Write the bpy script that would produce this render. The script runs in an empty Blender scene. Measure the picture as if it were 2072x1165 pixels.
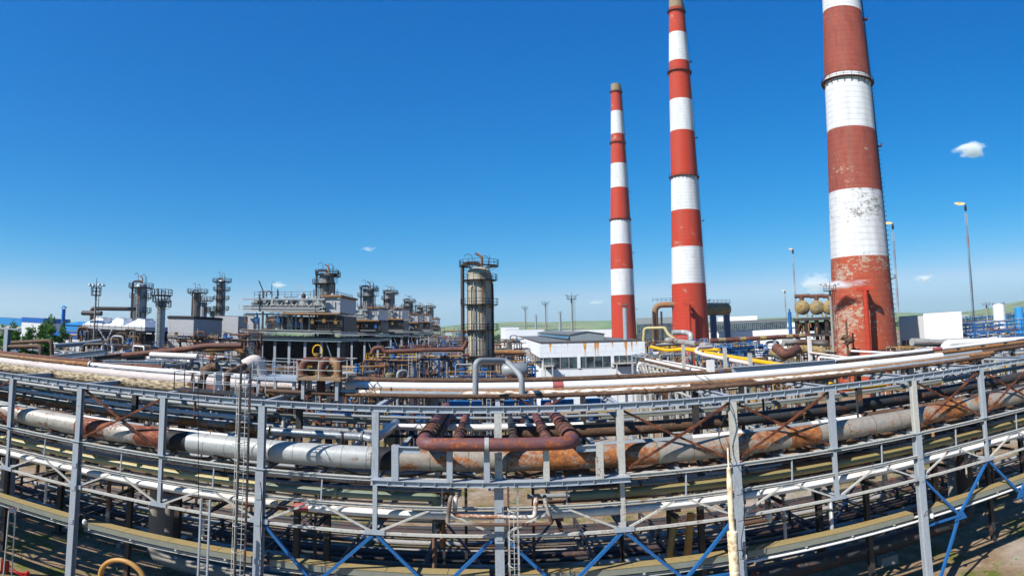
import bpy, bmesh, math, random
from math import sin, cos, pi, radians, atan2, sqrt, hypot
from mathutils import Vector, Matrix
SC = bpy.context.scene
COL = SC.collection
V = Vector

# ------------------------------------------------------------------ camera (stitched panorama: equirectangular)
F, FV, CX, CY, PITCH, ROLL, YAW = 1240.187, 1153.374, 1566.501, 562.64, 0.07648, 0.04973, 0.45632
W0, H0 = 2072.0, 1165.0
HC = 22.0                                   # camera height above the ground
_fw = V((sin(YAW), cos(YAW), 0.0)); _rt = V((cos(YAW), -sin(YAW), 0.0)); _up = V((0, 0, 1))
FWD = _fw * cos(PITCH) + _up * sin(PITCH)
_u0 = -_fw * sin(PITCH) + _up * cos(PITCH)
RIGHT = _rt * cos(ROLL) - _u0 * sin(ROLL)
UP = _rt * sin(ROLL) + _u0 * cos(ROLL)
CAM = V((0, 0, HC))

def ray(px, py):
    lo = (px - CX) / F; la = (CY - py) / FV
    return FWD * (cos(la) * cos(lo)) + RIGHT * (cos(la) * sin(lo)) + UP * sin(la)
def at_y(px, py, Y):
    d = ray(px, py); return CAM + d * (Y / d.y)
def at_z(px, py, z):
    d = ray(px, py); return CAM + d * ((z - HC) / d.z)
def at_d(px, py, D):
    d = ray(px, py); return CAM + d * (D / hypot(d.x, d.y))
def pix(P):
    d = (V(P) - CAM).normalized()
    x, y, z = d.dot(RIGHT), d.dot(FWD), d.dot(UP)
    return CX + F * atan2(x, y), CY - FV * math.asin(z)
def mpp(P):                                  # metres per photo pixel at P
    return (V(P) - CAM).length / F
# ------------------------------------------------------------------ materials
def lin(h):
    h = h.lstrip('#'); o = []
    for i in (0, 2, 4):
        c = int(h[i:i+2], 16) / 255
        o.append(c / 12.92 if c <= .04045 else ((c + .055) / 1.055) ** 2.4)
    return (*o, 1.0)

class NT:
    def __init__(s, name):
        s.m = bpy.data.materials.new(name); s.m.use_nodes = True
        s.t = s.m.node_tree; s.t.nodes.clear()
        s.out = s.n('ShaderNodeOutputMaterial'); s.b = s.n('ShaderNodeBsdfPrincipled')
        s.l(s.b.outputs[0], s.out.inputs[0])
    def n(s, typ, **kw):
        x = s.t.nodes.new(typ)
        for k, v in kw.items(): setattr(x, k, v)
        return x
    def l(s, a, b): s.t.links.new(a, b)
    def coords(s, scale=(1, 1, 1), rnd=True, world=False):
        if world:
            src = s.n('ShaderNodeNewGeometry').outputs['Position']
        else:
            src = s.n('ShaderNodeTexCoord').outputs['Object']
        if rnd:
            oi = s.n('ShaderNodeObjectInfo'); mu = s.n('ShaderNodeMath', operation='MULTIPLY'); mu.inputs[1].default_value = 91.7
            s.l(oi.outputs['Random'], mu.inputs[0])
            ad = s.n('ShaderNodeVectorMath', operation='ADD'); s.l(src, ad.inputs[0]); s.l(mu.outputs[0], ad.inputs[1]); src = ad.outputs[0]
        mp = s.n('ShaderNodeMapping'); mp.inputs['Scale'].default_value = scale; s.l(src, mp.inputs[0])
        return mp.outputs[0]
    def noise(s, co, scale, detail=4, rough=.6, dist=0):
        x = s.n('ShaderNodeTexNoise'); x.inputs['Scale'].default_value = scale; x.inputs['Detail'].default_value = detail
        x.inputs['Roughness'].default_value = rough; x.inputs['Distortion'].default_value = dist
        s.l(co, x.inputs['Vector']); return x.outputs[0]
    def ramp(s, fac, stops, interp='LINEAR'):
        r = s.n('ShaderNodeValToRGB'); e = r.color_ramp.elements; r.color_ramp.interpolation = interp
        while len(e) < len(stops): e.new(.5)
        for i, (p, c) in enumerate(stops):
            e[i].position = p; e[i].color = c if len(c) == 4 else (*c, 1)
        s.l(fac, r.inputs[0]); return r.outputs[0]
    def step(s, fac, a, b): return s.ramp(fac, [(a, (0, 0, 0, 1)), (b, (1, 1, 1, 1))])
    def mix(s, fac, a, b, typ='MIX'):
        x = s.n('ShaderNodeMixRGB', blend_type=typ)
        for i, v in ((0, fac), (1, a), (2, b)):
            if isinstance(v, (int, float)): x.inputs[i].default_value = v
            elif isinstance(v, tuple): x.inputs[i].default_value = v
            else: s.l(v, x.inputs[i])
        return x.outputs[0]
    def math(s, op, a, b=0.0):
        x = s.n('ShaderNodeMath', operation=op)
        for i, v in ((0, a), (1, b)):
            if isinstance(v, (int, float)): x.inputs[i].default_value = v
            else: s.l(v, x.inputs[i])
        return x.outputs[0]
    def bump(s, h, strength=.3, dist=.02):
        b = s.n('ShaderNodeBump'); b.inputs['Strength'].default_value = strength; b.inputs['Distance'].default_value = dist
        s.l(h, b.inputs['Height']); s.l(b.outputs[0], s.b.inputs['Normal'])
    def col(s, c): s.l(c, s.b.inputs['Base Color'])
    def set(s, rough=.5, metal=0.0, spec=.5):
        s.b.inputs['Roughness'].default_value = rough; s.b.inputs['Metallic'].default_value = metal
        s.b.inputs['Specular IOR Level'].default_value = spec

RUST = ('#3a1f14', '#6b3a20', '#8a5230')
def worn(name, base, rust=.3, rcols=RUST, sc=1.0, stretch=(1, 1, 1), rough=.5, metal=0.0, alt=None, altf=.5, dirt=.35, bump=.15, streak=0.0, world=False, sheet=0.0):
    """painted or bare metal with patchy rust; rust = share of the surface that rusted"""
    t = NT(name); co = t.coords(stretch, world=world); co1 = t.coords((1, 1, 1), world=world)
    dk = .98 if max(lin(base)[:3]) > .55 else .86
    base = tuple(v * dk for v in lin(base)[:3]) + (1.0,)
    c = base
    n1 = t.noise(co, 1.3 * sc, 5, .65)
    if alt:
        m = t.step(t.noise(co, .45 * sc, 2, .5), altf - .03, altf + .03); c = t.mix(m, base, lin(alt))
    n2 = t.noise(co1, 6 * sc, 5, .7)
    shade = t.ramp(n2, [(.25, (1 - dirt,) * 3), (.7, (1.0,) * 3)])
    c = t.mix(1.0, c, shade, 'MULTIPLY')
    if streak:
        cs = t.coords((5, 5, .35), world=world)
        st = t.step(t.noise(cs, 1.2 * sc, 4, .6), .55, .72)
        c = t.mix(t.math('MULTIPLY', st, streak), c, lin(rcols[1]))
    if rust > 0:
        th = .68 - .36 * rust
        n3 = t.mix(.35, n1, t.noise(co1, 9 * sc, 4, .7))
        if sheet:
            sx = t.n('ShaderNodeSeparateXYZ'); t.l(t.coords((1, 1, 1)), sx.inputs[0]); q = t.math('DIVIDE', sx.outputs[0], sheet)
            wn = t.n('ShaderNodeTexWhiteNoise', noise_dimensions='1D'); t.l(t.math('FLOOR', q), wn.inputs['W'])
            n3 = t.math('ADD', n3, t.math('MULTIPLY', t.math('SUBTRACT', wn.outputs['Value'], .52), .2))
            seam = t.math('LESS_THAN', t.math('FRACT', q), .03); c = t.mix(t.math('MULTIPLY', seam, .6), c, lin('#3a3430'))
        m = t.step(n3, th - .035, th + .035)
        rc = t.ramp(t.noise(co1, 4 * sc, 5, .7), [(.3, lin(rcols[0])), (.5, lin(rcols[1])), (.72, lin(rcols[2]))])
        c = t.mix(m, c, rc)
        rr = t.ramp(m, [(0, (rough,) * 3), (1, (.85,) * 3)]); t.l(rr, t.b.inputs['Roughness'])
        if metal:
            mm = t.ramp(m, [(0, (metal,) * 3), (1, (0.0,) * 3)]); t.l(mm, t.b.inputs['Metallic'])
    t.set(rough, metal, .4); t.col(c)
    if bump: t.bump(n2, bump, .02)
    return t.m

def flat(name, base, rough=.6, metal=0.0, var=.15, sc=3.0):
    t = NT(name); n = t.noise(t.coords(), sc, 4, .65)
    c = t.mix(1.0, lin(base), t.ramp(n, [(.3, (1 - var,) * 3), (.7, (1.0,) * 3)]), 'MULTIPLY')
    t.col(c); t.set(rough, metal, .4); return t.m

def insul(name, cols, sc=3.0, bump=.9, stretch=(.4, 1, 1)):
    """crumbling lagging: lumpy, torn, pale to brown"""
    t = NT(name); co = t.coords(stretch); n = t.noise(co, sc, 8, .75, .6)
    v = t.n('ShaderNodeTexVoronoi'); v.inputs['Scale'].default_value = sc * 2.2; t.l(co, v.inputs['Vector'])
    k = t.mix(.45, n, v.outputs['Distance'])
    c = t.ramp(k, [(.22, lin(cols[0])), (.38, lin(cols[1])), (.52, lin(cols[2])), (.7, lin(cols[3]))])
    t.col(c); t.set(.9, 0, .2); t.bump(k, bump, .12); return t.m

MT = {}
MT['steel'] = worn('grey_painted_steel', '#a6afb8', .11, ('#4a3a30', '#6f5240', '#8a6a52'), sc=1.6, rough=.5, dirt=.3, streak=.32)
MT['steel_pale'] = worn('pale_flaking_steel', '#c2c2bb', .2, sc=1.1, rough=.55, dirt=.3, streak=.35)
MT['steel_dark'] = worn('dark_dirty_shaded_steel', '#383b3d', .3, sc=1.0, rough=.6, dirt=.4)  # darkened beyond its dirt, so steelwork in shadow comes out blacker
MT['steel_teal'] = worn('teal_grey_steel', '#6d8288', .12, sc=.6, rough=.5, dirt=.3)
MT['brown_brace'] = worn('brown_primer_steel', '#42241c', .5, sc=1.5, rough=.65, dirt=.3)
MT['blue'] = worn('blue_painted_steel', '#1d66a6', .14, ('#3a3a40', '#5a4a40', '#7a6454'), sc=2.0, rough=.5, dirt=.35, streak=.2)
MT['blue_dk'] = worn('deep_blue_painted_steel', '#12406f', .15, sc=1.0, rough=.5, dirt=.35)
MT['blue_lt'] = worn('light_blue_sheet', '#2f86c4', .0, sc=1.0, rough=.45, dirt=.2)
MT['brown_pipe'] = worn('brown_rusted_pipe', '#57402f', .5, ('#3a2a20', '#5a4232', '#80664e'), sc=1.2, stretch=(.35, 1, 1), rough=.7, dirt=.3)
MT['red_pipe'] = worn('red_brown_rusted_pipe', '#5b3830', .5, ('#3f2721', '#643d30', '#86583f'), sc=1.2, stretch=(.4, 1, 1), rough=.7, dirt=.3)
MT['plum_pipe'] = worn('plum_brown_rusted_pipe', '#6a4548', .42, ('#4a2a22', '#7c4226', '#a2643a'), sc=1.4, stretch=(.6, 1, 1), rough=.6, dirt=.3)
MT['plum_dark'] = worn('dark_plum_pipe', '#463a3a', .35, ('#2f2522', '#4f3a32', '#6f5443'), sc=1.2, rough=.65, dirt=.3)
MT['tan_pipe'] = worn('tan_rusted_pipe', '#8a6a48', .5, ('#53341f', '#855a34', '#a98358'), sc=1.0, stretch=(.3, 1, 1), rough=.7, dirt=.35, sheet=2.4)
MT['silver'] = worn('silver_clad_pipe', '#b3b6b4', .2, ('#3b2a20', '#6d4630', '#93633c'), sc=.9, stretch=(.5, 1, 1), rough=.45, metal=.15, dirt=.3, sheet=1.3)
MT['silver_rust'] = worn('silver_clad_pipe_rusting', '#9a948a', .52, ('#4d2c1c', '#844f28', '#ab713c'), sc=.7, stretch=(.5, 1, 1), rough=.5, metal=.1, dirt=.35, sheet=1.9)
MT['silver_redtop'] = worn('silver_clad_pipe_red_stained', '#aeaba2', .45, ('#4a2419', '#703a26', '#965c3e'), sc=.7, stretch=(.4, 1, 1), rough=.5, metal=.1, dirt=.3, sheet=2.3)
MT['foil'] = worn('crumpled_foil_jacket', '#b4b9bd', .02, sc=1.0, rough=.28, metal=.55, dirt=.3, bump=.6)
MT['white_pipe'] = worn('white_painted_pipe', '#d6d3cf', .1, ('#5f4331', '#8a6248', '#a88870'), sc=.8, stretch=(.3, 1, 1), rough=.5, dirt=.18)
MT['white_rust'] = worn('white_pipe_with_rust', '#cfc9c2', .36, ('#5a3422', '#8a5a3a', '#a07860'), sc=.7, stretch=(.25, 1, 1), rough=.55, dirt=.25)
MT['grey_pipe'] = worn('grey_painted_pipe', '#8d9397', .12, sc=.8, stretch=(.3, 1, 1), rough=.5, dirt=.25)
MT['mixed_pipe'] = worn('grey_and_brown_pipe', '#a3a19b', .3, ('#3d271d', '#5f4232', '#836450'), sc=.8, stretch=(.3, 1, 1), rough=.6, alt='#5b4336', altf=.52)
MT['olive'] = worn('yellowed_olive_pipe', '#8d7f54', .1, ('#5f4420', '#86652f', '#a08048'), sc=.8, stretch=(.25, 1, 1), rough=.5, dirt=.2)
MT['cream'] = worn('cream_yellow_pipe', '#b5a878', .12, ('#7a5a2c', '#9a7a42', '#b09560'), sc=.8, stretch=(.25, 1, 1), rough=.5, dirt=.2)
MT['sage'] = worn('sage_green_pipe', '#7d8672', .06, sc=.8, stretch=(.25, 1, 1), rough=.45, dirt=.2)
MT['yellow'] = worn('yellow_gas_pipe', '#d9a406', .03, ('#6a4a10', '#9a7418', '#b98a20'), sc=.8, stretch=(.3, 1, 1), rough=.45, dirt=.18)
MT['ochre'] = worn('ochre_hoop_paint', '#b98a48', .3, ('#6a3a1c', '#9a5f30', '#c08a60'), sc=2.0, rough=.5, dirt=.25)
MT['red'] = flat('red_paint', '#b01a18', .5, 0, .25)
MT['pinkred'] = flat('faded_red_paint', '#9c4f4c', .6, 0, .25)
MT['tray'] = worn('galvanised_cable_tray', '#86897d', .06, sc=.6, stretch=(.3, 1, 1), rough=.5, dirt=.22)
MT['tray_lid'] = worn('yellowed_tray_lid', '#9c8a5e', .22, ('#6d4520', '#94632c', '#a88450'), sc=.5, stretch=(.25, 1, 1), rough=.6, dirt=.2)
MT['galv'] = flat('galvanised_steel', '#8f9698', .45, .3, .2)
MT['black'] = flat('black_soot_and_shade', '#17171a', .7, 0, .3)
MT['lag_white'] = insul('torn_white_lagging', ('#4a3a2e', '#8a7866', '#c2b8aa', '#e2dcd2'), 2.6, 1.0)
MT['lag_beige'] = insul('crumbling_beige_lagging', ('#2e241c', '#6d5f4c', '#98896f', '#bdb096'), 3.2, 1.2)
MT['lag_pink'] = worn('pinkish_white_lagging', '#c9bdb6', .25, ('#4f3a30', '#806a5c', '#a38f84'), sc=1.1, stretch=(.3, 1, 1), rough=.8, dirt=.3, bump=.5)
MT['wrap'] = insul('wrapped_cream_lagging', ('#8a7658', '#bba787', '#d2c2a4', '#ddd0b8'), 1.4, .5, (1, 1, .8))
MT['dusty'] = worn('dust_covered_plate', '#8f7a60', .4, ('#5d4028', '#8a6a48', '#a58a68'), sc=1.0, rough=.85, dirt=.3)
MT['brass'] = worn('ochre_valve_body', '#8a6f36', .3, sc=3.0, rough=.55, dirt=.3)
MT['vessel'] = worn('stained_tower_cladding', '#bdb6a4', .26, ('#38322a', '#574d40', '#75695a'), sc=.5, stretch=(1, 1, .4), rough=.6, metal=.0, dirt=.4, streak=.5)
MT['vessel_grey'] = worn('grey_tower_cladding', '#8f9698', .2, ('#3a3632', '#5c544a', '#6f665a'), sc=.4, stretch=(1, 1, .5), rough=.5, metal=.15, dirt=.3)
MT['vessel_silver'] = worn('silver_tower_cladding', '#a5adb4', .12, ('#4a4640', '#6a6258', '#7f766a'), sc=.4, stretch=(1, 1, .5), rough=.4, metal=.2, dirt=.25)
MT['vessel_patch'] = worn('verdigris_and_rust_tank', '#697063', .55, ('#5b4a30', '#8a7448', '#a08a60'), sc=.4, rough=.6, dirt=.3)
MT['panel'] = worn('white_cladding_panel', '#b9babc', .08, ('#6a6258', '#8a8378', '#a09a90'), sc=.5, rough=.6, dirt=.22)
MT['conc'] = worn('grey_concrete', '#99938a', .2, ('#5f594f', '#7a746a', '#8f897e'), sc=.5, rough=.9, dirt=.25, bump=.3)
MT['roof'] = worn('grey_felt_roof', '#6b6f72', .3, ('#4c4f50', '#5f6263', '#7d7f80'), sc=.15, rough=.85, dirt=.2)
MT['navy'] = flat('blue_roof_sheet', '#1a5fb0', .4, 0, .1)
MT['white_wall'] = worn('white_rendered_wall', '#d3d6da', .08, ('#a8a8a6', '#b8b8b6', '#c6c4c0'), sc=.15, rough=.75, dirt=.08)

def glass_mat():
    t = NT('dark_window_glass'); n = t.noise(t.coords(), .6, 2)
    t.col(t.ramp(n, [(.35, lin('#20282c')), (.6, lin('#47565c'))])); t.set(.12, 0, .6); return t.m
MT['glass'] = glass_mat()
def rust_run_wall():
    t = NT('white_wall_with_rust_runs'); co = t.coords((1, 1, 1), False)
    n = t.noise(co, .7, 5, .6)
    c = t.mix(1, lin('#d6dade'), t.ramp(n, [(.3, (.9,) * 3), (.7, (1.,) * 3)]), 'MULTIPLY')
    m2 = t.n('ShaderNodeTexBrick'); m2.inputs['Scale'].default_value = .16; m2.inputs['Mortar Size'].default_value = .006
    m2.inputs['Color1'].default_value = m2.inputs['Color2'].default_value = (1, 1, 1, 1); m2.inputs['Mortar'].default_value = (.72, .74, .76, 1)
    rx = t.n('ShaderNodeMapping'); rx.inputs['Rotation'].default_value = (pi / 2, 0, 0); t.l(co, rx.inputs[0]); t.l(rx.outputs[0], m2.inputs['Vector'])
    c = t.mix(1, c, m2.outputs[0], 'MULTIPLY')
    t.col(c); t.set(.7, 0, .3); return t.m
MT['hall'] = rust_run_wall()
def run_mat():
    t = NT('rust_run'); co = t.coords((1, 1, .25)); n = t.noise(co, 3, 4)
    t.col(t.ramp(n, [(.3, lin('#b06a1e')), (.65, lin('#c9994f'))])); t.set(.8, 0, .2); return t.m
MT['run'] = run_mat()

def chimney_mat(name, red, peel, redv='#7a2a1e', fk=1.0, fc=('#8a7c6c', '#a89a88')):
    """painted brick shaft: bands are separate faces (slots); this is one paint with flaking over grey brick"""
    t = NT(name); co = t.coords((1, 1, 1), False)
    ang = co
    n = t.noise(t.coords((1, 1, 1.7), False), .22 * fk, 8, .78); n2 = t.noise(t.coords((1, 1, .35), False), .5, 6, .75)
    w = t.n('ShaderNodeTexWave', wave_type='BANDS', bands_direction='Z'); w.inputs['Scale'].default_value = .17; w.inputs['Distortion'].default_value = .6; w.inputs['Detail'].default_value = 2
    t.l(co, w.inputs['Vector'])
    c = t.mix(t.step(n2, .45, .62), lin(red), lin(redv))
    c = t.mix(1, c, t.ramp(w.outputs[0], [(0, (.86,) * 3), (.25, (1.,) * 3)]), 'MULTIPLY')
    gs = t.step(t.noise(t.coords((1, 1, .05), False), .35, 4, .55), .45, .8); c = t.mix(t.math('MULTIPLY', gs, .3), c, lin('#6a5f56'))
    k = t.mix(.4, n, t.noise(t.coords((1, 1, 2.2), False), 1.4, 6, .8))
    k = t.math('ADD', k, t.math('MULTIPLY', t.math('SUBTRACT', t.noise(co, .09, 3, .5), .5), .45))
    th = .66 - .26 * peel
    m = t.step(k, th, th + .03)
    c = t.mix(m, c, t.ramp(t.noise(co, 2.5, 4), [(.3, lin(fc[0])), (.7, lin(fc[1]))]))
    t.col(c); t.set(.8, 0, .25); t.bump(k, .3, .1); return t.m
MT['ch_red'] = chimney_mat('chimney_red_paint', '#a8321e', .2, '#9c3825', 1.4)
MT['ch_brown'] = chimney_mat('chimney_faded_brown_red_paint', '#884336', .24, '#7b3a30', 2.2)
MT['ch_base'] = chimney_mat('chimney_peeling_base_paint', '#9a452d', .5, '#90412d', 2.8)
MT['ch_white'] = chimney_mat('chimney_white_paint', '#c6c8ca', .12, '#bdbfc2')
MT['ch_white2'] = chimney_mat('chimney_flaking_white_paint', '#c6c8ca', .35, '#bcbec1', 2.8, ('#5f5a54', '#8a857d'))
MT['ch_tip'] = flat('sooty_brick_tip', '#8a7a62', .9, 0, .3, .6)

def leaf_mat(name, a, b, c):
    t = NT(name); n = t.noise(t.coords(), .9, 3); 
    t.col(t.ramp(n, [(.3, lin(a)), (.5, lin(b)), (.7, lin(c))])); t.set(.6, 0, .3)
    t.b.inputs['Subsurface Weight'].default_value = 0; return t.m
MT['leaf'] = leaf_mat('green_foliage', '#2f5420', '#4d7a2c', '#6d963c')
MT['leaf_far'] = leaf_mat('dark_green_foliage', '#233a22', '#31502c', '#436236')
MT['bark'] = flat('bark', '#4a3c2e', .9, 0, .3)
# ------------------------------------------------------------------ mesh builder
class MB:
    def __init__(s, org=(0, 0, 0)):
        s.v = []; s.f = []; s.mi = []; s.sm = []; s.o = V(org)
    def _add(s, vs, fs, mi=0, sm=False):
        b = len(s.v); s.v += [tuple(V(p) - s.o) for p in vs]
        for f in fs: s.f.append(tuple(b + i for i in f)); s.mi.append(mi); s.sm.append(sm)
        return s
    def box(s, c, size, rz=0.0, mi=0):
        c = V(c); x, y, z = (k / 2 for k in size); m = Matrix.Rotation(rz, 3, 'Z')
        vs = [c + m @ V((a * x, b * y, d * z)) for d in (-1, 1) for b in (-1, 1) for a in (-1, 1)]
        return s._add(vs, [(0, 2, 3, 1), (4, 5, 7, 6), (0, 1, 5, 4), (2, 6, 7, 3), (0, 4, 6, 2), (1, 3, 7, 5)], mi)
    def bar(s, p, q, w, h=None, mi=0, up=(0, 0, 1)):
        h = w if h is None else h
        p, q = V(p), V(q); d = (q - p).normalized(); u = V(up)
        if abs(d.dot(u)) > .98: u = V((0, 1, 0))
        r = d.cross(u).normalized(); u = r.cross(d)
        vs = [e + r * (a * w / 2) + u * (b * h / 2) for e in (p, q) for a, b in ((-1, -1), (1, -1), (1, 1), (-1, 1))]
        return s._add(vs, [(0, 1, 2, 3), (7, 6, 5, 4), (0, 4, 5, 1), (1, 5, 6, 2), (2, 6, 7, 3), (3, 7, 4, 0)], mi)
    def ibeam(s, p, q, w, h, t=.03, mi=0, up=(0, 0, 1)):
        """I section: flanges perpendicular to up, web along up"""
        p, q = V(p), V(q); d = (q - p).normalized(); u = V(up)
        r = d.cross(u).normalized(); u = r.cross(d)
        e = u * (h / 2 - t / 2)
        s.bar(p + e, q + e, w, t, mi, u); s.bar(p - e, q - e, w, t, mi, u)
        s.bar(p, q, t, h - 2 * t, mi, u); return s
    def ring(s, c, d, r, n, ref=None):
        d = V(d).normalized(); a = V((0, 0, 1)) if abs(d.z) < .9 else V((1, 0, 0))
        if ref is not None: a = ref
        x = d.cross(a).normalized(); y = d.cross(x)
        return [V(c) + x * (r * cos(2 * pi * i / n)) + y * (r * sin(2 * pi * i / n)) for i in range(n)]
    def tube(s, pts, r, n=10, mi=0, caps=True, sm=True):
        pts = [V(p) for p in pts]; m = len(pts)
        rr = r if isinstance(r, (list, tuple)) else [r] * m
        rings = []; x = None
        for i, p in enumerate(pts):
            a = (pts[i] - pts[i - 1]).normalized() if i else (pts[1] - pts[0]).normalized()
            b = (pts[i + 1] - pts[i]).normalized() if i < m - 1 else a
            d = a + b
            d = a if d.length < 1e-6 else d.normalized()
            if x is None:
                ref = V((0, 0, 1)) if abs(d.z) < .9 else V((1, 0, 0)); x = d.cross(ref).normalized()
            else:
                x = x - d * x.dot(d)
                x = x.normalized() if x.length > 1e-6 else d.cross(V((0.3, 0.4, 0.8))).normalized()
            y = d.cross(x)
            k = 1.0 / max(.6, cos(a.angle(b, 0) / 2)) if 0 < i < m - 1 else 1
            rings.append([p + (x * cos(2 * pi * j / n) + y * sin(2 * pi * j / n)) * rr[i] for j in range(n)])
        vs = [p for g in rings for p in g]; fs = []
        for i in range(m - 1):
            for j in range(n):
                k = (j + 1) % n; fs.append((i * n + j, i * n + k, (i + 1) * n + k, (i + 1) * n + j))
        s._add(vs, fs, mi, sm)
        if caps:
            s._add(rings[0], [tuple(range(n))[::-1]], mi); s._add(rings[-1], [tuple(range(n))], mi)
        return s
    def cyl(s, p, q, r, r2=None, n=12, mi=0, caps=True): return s.tube([p, q], [r, r if r2 is None else r2], n, mi, caps)
    def lathe(s, c, prof, n=24, mi=0, sm=True, caps=True):
        """prof: list of (r, z) or (r, z, mat of the strip above)"""
        c = V(c); b = [[c + V((p[0] * cos(2 * pi * j / n), p[0] * sin(2 * pi * j / n), p[1])) for j in range(n)] for p in prof]
        for i in range(len(prof) - 1):
            m = prof[i][2] if len(prof[i]) > 2 else mi
            s._add(b[i] + b[i + 1], [(j, (j + 1) % n, n + (j + 1) % n, n + j) for j in range(n)], m, sm)
        if caps:
            if prof[0][0] > .001: s._add(b[0], [tuple(range(n))[::-1]], mi)
            if prof[-1][0] > .001: s._add(b[-1], [tuple(range(n))], prof[-2][2] if len(prof[-2]) > 2 else mi)
        return s
    def ball(s, c, r, n=10, mi=0, sz=1.0):
        k = max(4, n // 2); return s.lathe(c, [(max(.0005, r * sin(pi * i / k)), -r * sz * cos(pi * i / k)) for i in range(k + 1)], n, mi)
    def prism(s, poly, z0, z1, mi=0):
        n = len(poly); vs = [V((x, y, z0)) for x, y in poly] + [V((x, y, z1)) for x, y in poly]
        return s._add(vs, [tuple(range(n))[::-1], tuple(range(n, 2 * n))] + [(i, (i + 1) % n, n + (i + 1) % n, n + i) for i in range(n)], mi)
    def extr(s, poly3, d, mi=0):
        """extrude a planar 3D polygon by vector d"""
        d = V(d); n = len(poly3); a = [V(p) for p in poly3]; vs = a + [p + d for p in a]
        return s._add(vs, [tuple(range(n))[::-1], tuple(range(n, 2 * n))] + [(i, (i + 1) % n, n + (i + 1) % n, n + i) for i in range(n)], mi)
    def build(s, name, mats, parent=None, label=None):
        me = bpy.data.meshes.new(name)
        if parent is None:
            off = s.o
        me.from_pydata(s.v, [], s.f)
        for m in (mats if isinstance(mats, (list, tuple)) else [mats]):
            me.materials.append(MT[m] if isinstance(m, str) else m)
        me.polygons.foreach_set('material_index', s.mi); me.polygons.foreach_set('use_smooth', s.sm)
        bm = bmesh.new(); bm.from_mesh(me); bmesh.ops.recalc_face_normals(bm, faces=bm.faces); bm.to_mesh(me); bm.free()
        o = bpy.data.objects.new(name, me); COL.objects.link(o)
        if parent is None: o.location = s.o
        else: o.parent = parent
        if label: o['label'] = label
        return o

def fillet(pts, r, k=5):
    """round the corners of a polyline"""
    pts = [V(p) for p in pts]; out = [pts[0]]
    for i in range(1, len(pts) - 1):
        a, b, c = pts[i - 1], pts[i], pts[i + 1]
        u = (a - b); w = (c - b); rr = min(r, u.length * .49, w.length * .49)
        u.normalize(); w.normalize()
        p, q = b + u * rr, b + w * rr
        for j in range(k + 1):
            t = j / k; out.append(p * (1 - t) ** 2 + b * (2 * t * (1 - t)) + q * t ** 2)
    out.append(pts[-1]); return out

def tag(o, label, cat, group=None, kind=None):
    o['label'] = label; o['category'] = cat
    if group: o['group'] = group
    o['kind'] = kind or 'thing'
    return o
def thing(name, label, cat, loc, group=None, rz=0.0):
    o = bpy.data.objects.new(name, None); COL.objects.link(o); o.location = loc; o.rotation_euler = (0, 0, rz)
    o.empty_display_size = .5
    return tag(o, label, cat, group)
def kids(o): return [c for c in bpy.data.objects if c.parent == o]
def dup(o, loc, label, group=None, scale=None, rz=None, children=None):
    r = o.copy(); COL.objects.link(r); r.location = loc; r['label'] = label
    if group: r['group'] = group
    if scale: r.scale = (scale,) * 3 if isinstance(scale, (int, float)) else scale
    if rz is not None: r.rotation_euler = (0, 0, rz)
    for ch in (children or kids(o)):
        c = ch.copy(); COL.objects.link(c); c.parent = r
        for g in kids(ch):
            d = g.copy(); COL.objects.link(d); d.parent = c
    return r

# ------------------------------------------------------------------ compound shapes
def railing(mb, pts, h=1.1, r=.03, step=1.6, closed=False, mi=0, rails=2):
    pts = [V(p) for p in pts]
    if closed: pts = pts + [pts[0]]
    for a, b in zip(pts, pts[1:]):
        L = (b - a).length
        if L < .05: continue
        for k in range(1, rails + 1):
            z = V((0, 0, h * k / rails)); mb.bar(a + z, b + z, r * 1.6, r * 1.6, mi)
        n = max(1, round(L / step))
        for i in range(n + 1):
            p = a.lerp(b, i / n); mb.bar(p, p + V((0, 0, h)), r * 1.6, r * 1.6, mi)
def ladder_mb(mb, p, q, w=.5, r=.025, rung=.35, side=(1, 0, 0), mi=0):
    p, q, sd = V(p), V(q), V(side).normalized() * (w / 2)
    mb.bar(p - sd, q - sd, r * 2, r * 2.4, mi); mb.bar(p + sd, q + sd, r * 2, r * 2.4, mi)
    n = int((q - p).length / rung)
    for i in range(1, n):
        c = p.lerp(q, i / n); mb.bar(c - sd, c + sd, r * 1.3, r * 1.3, mi)
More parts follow.
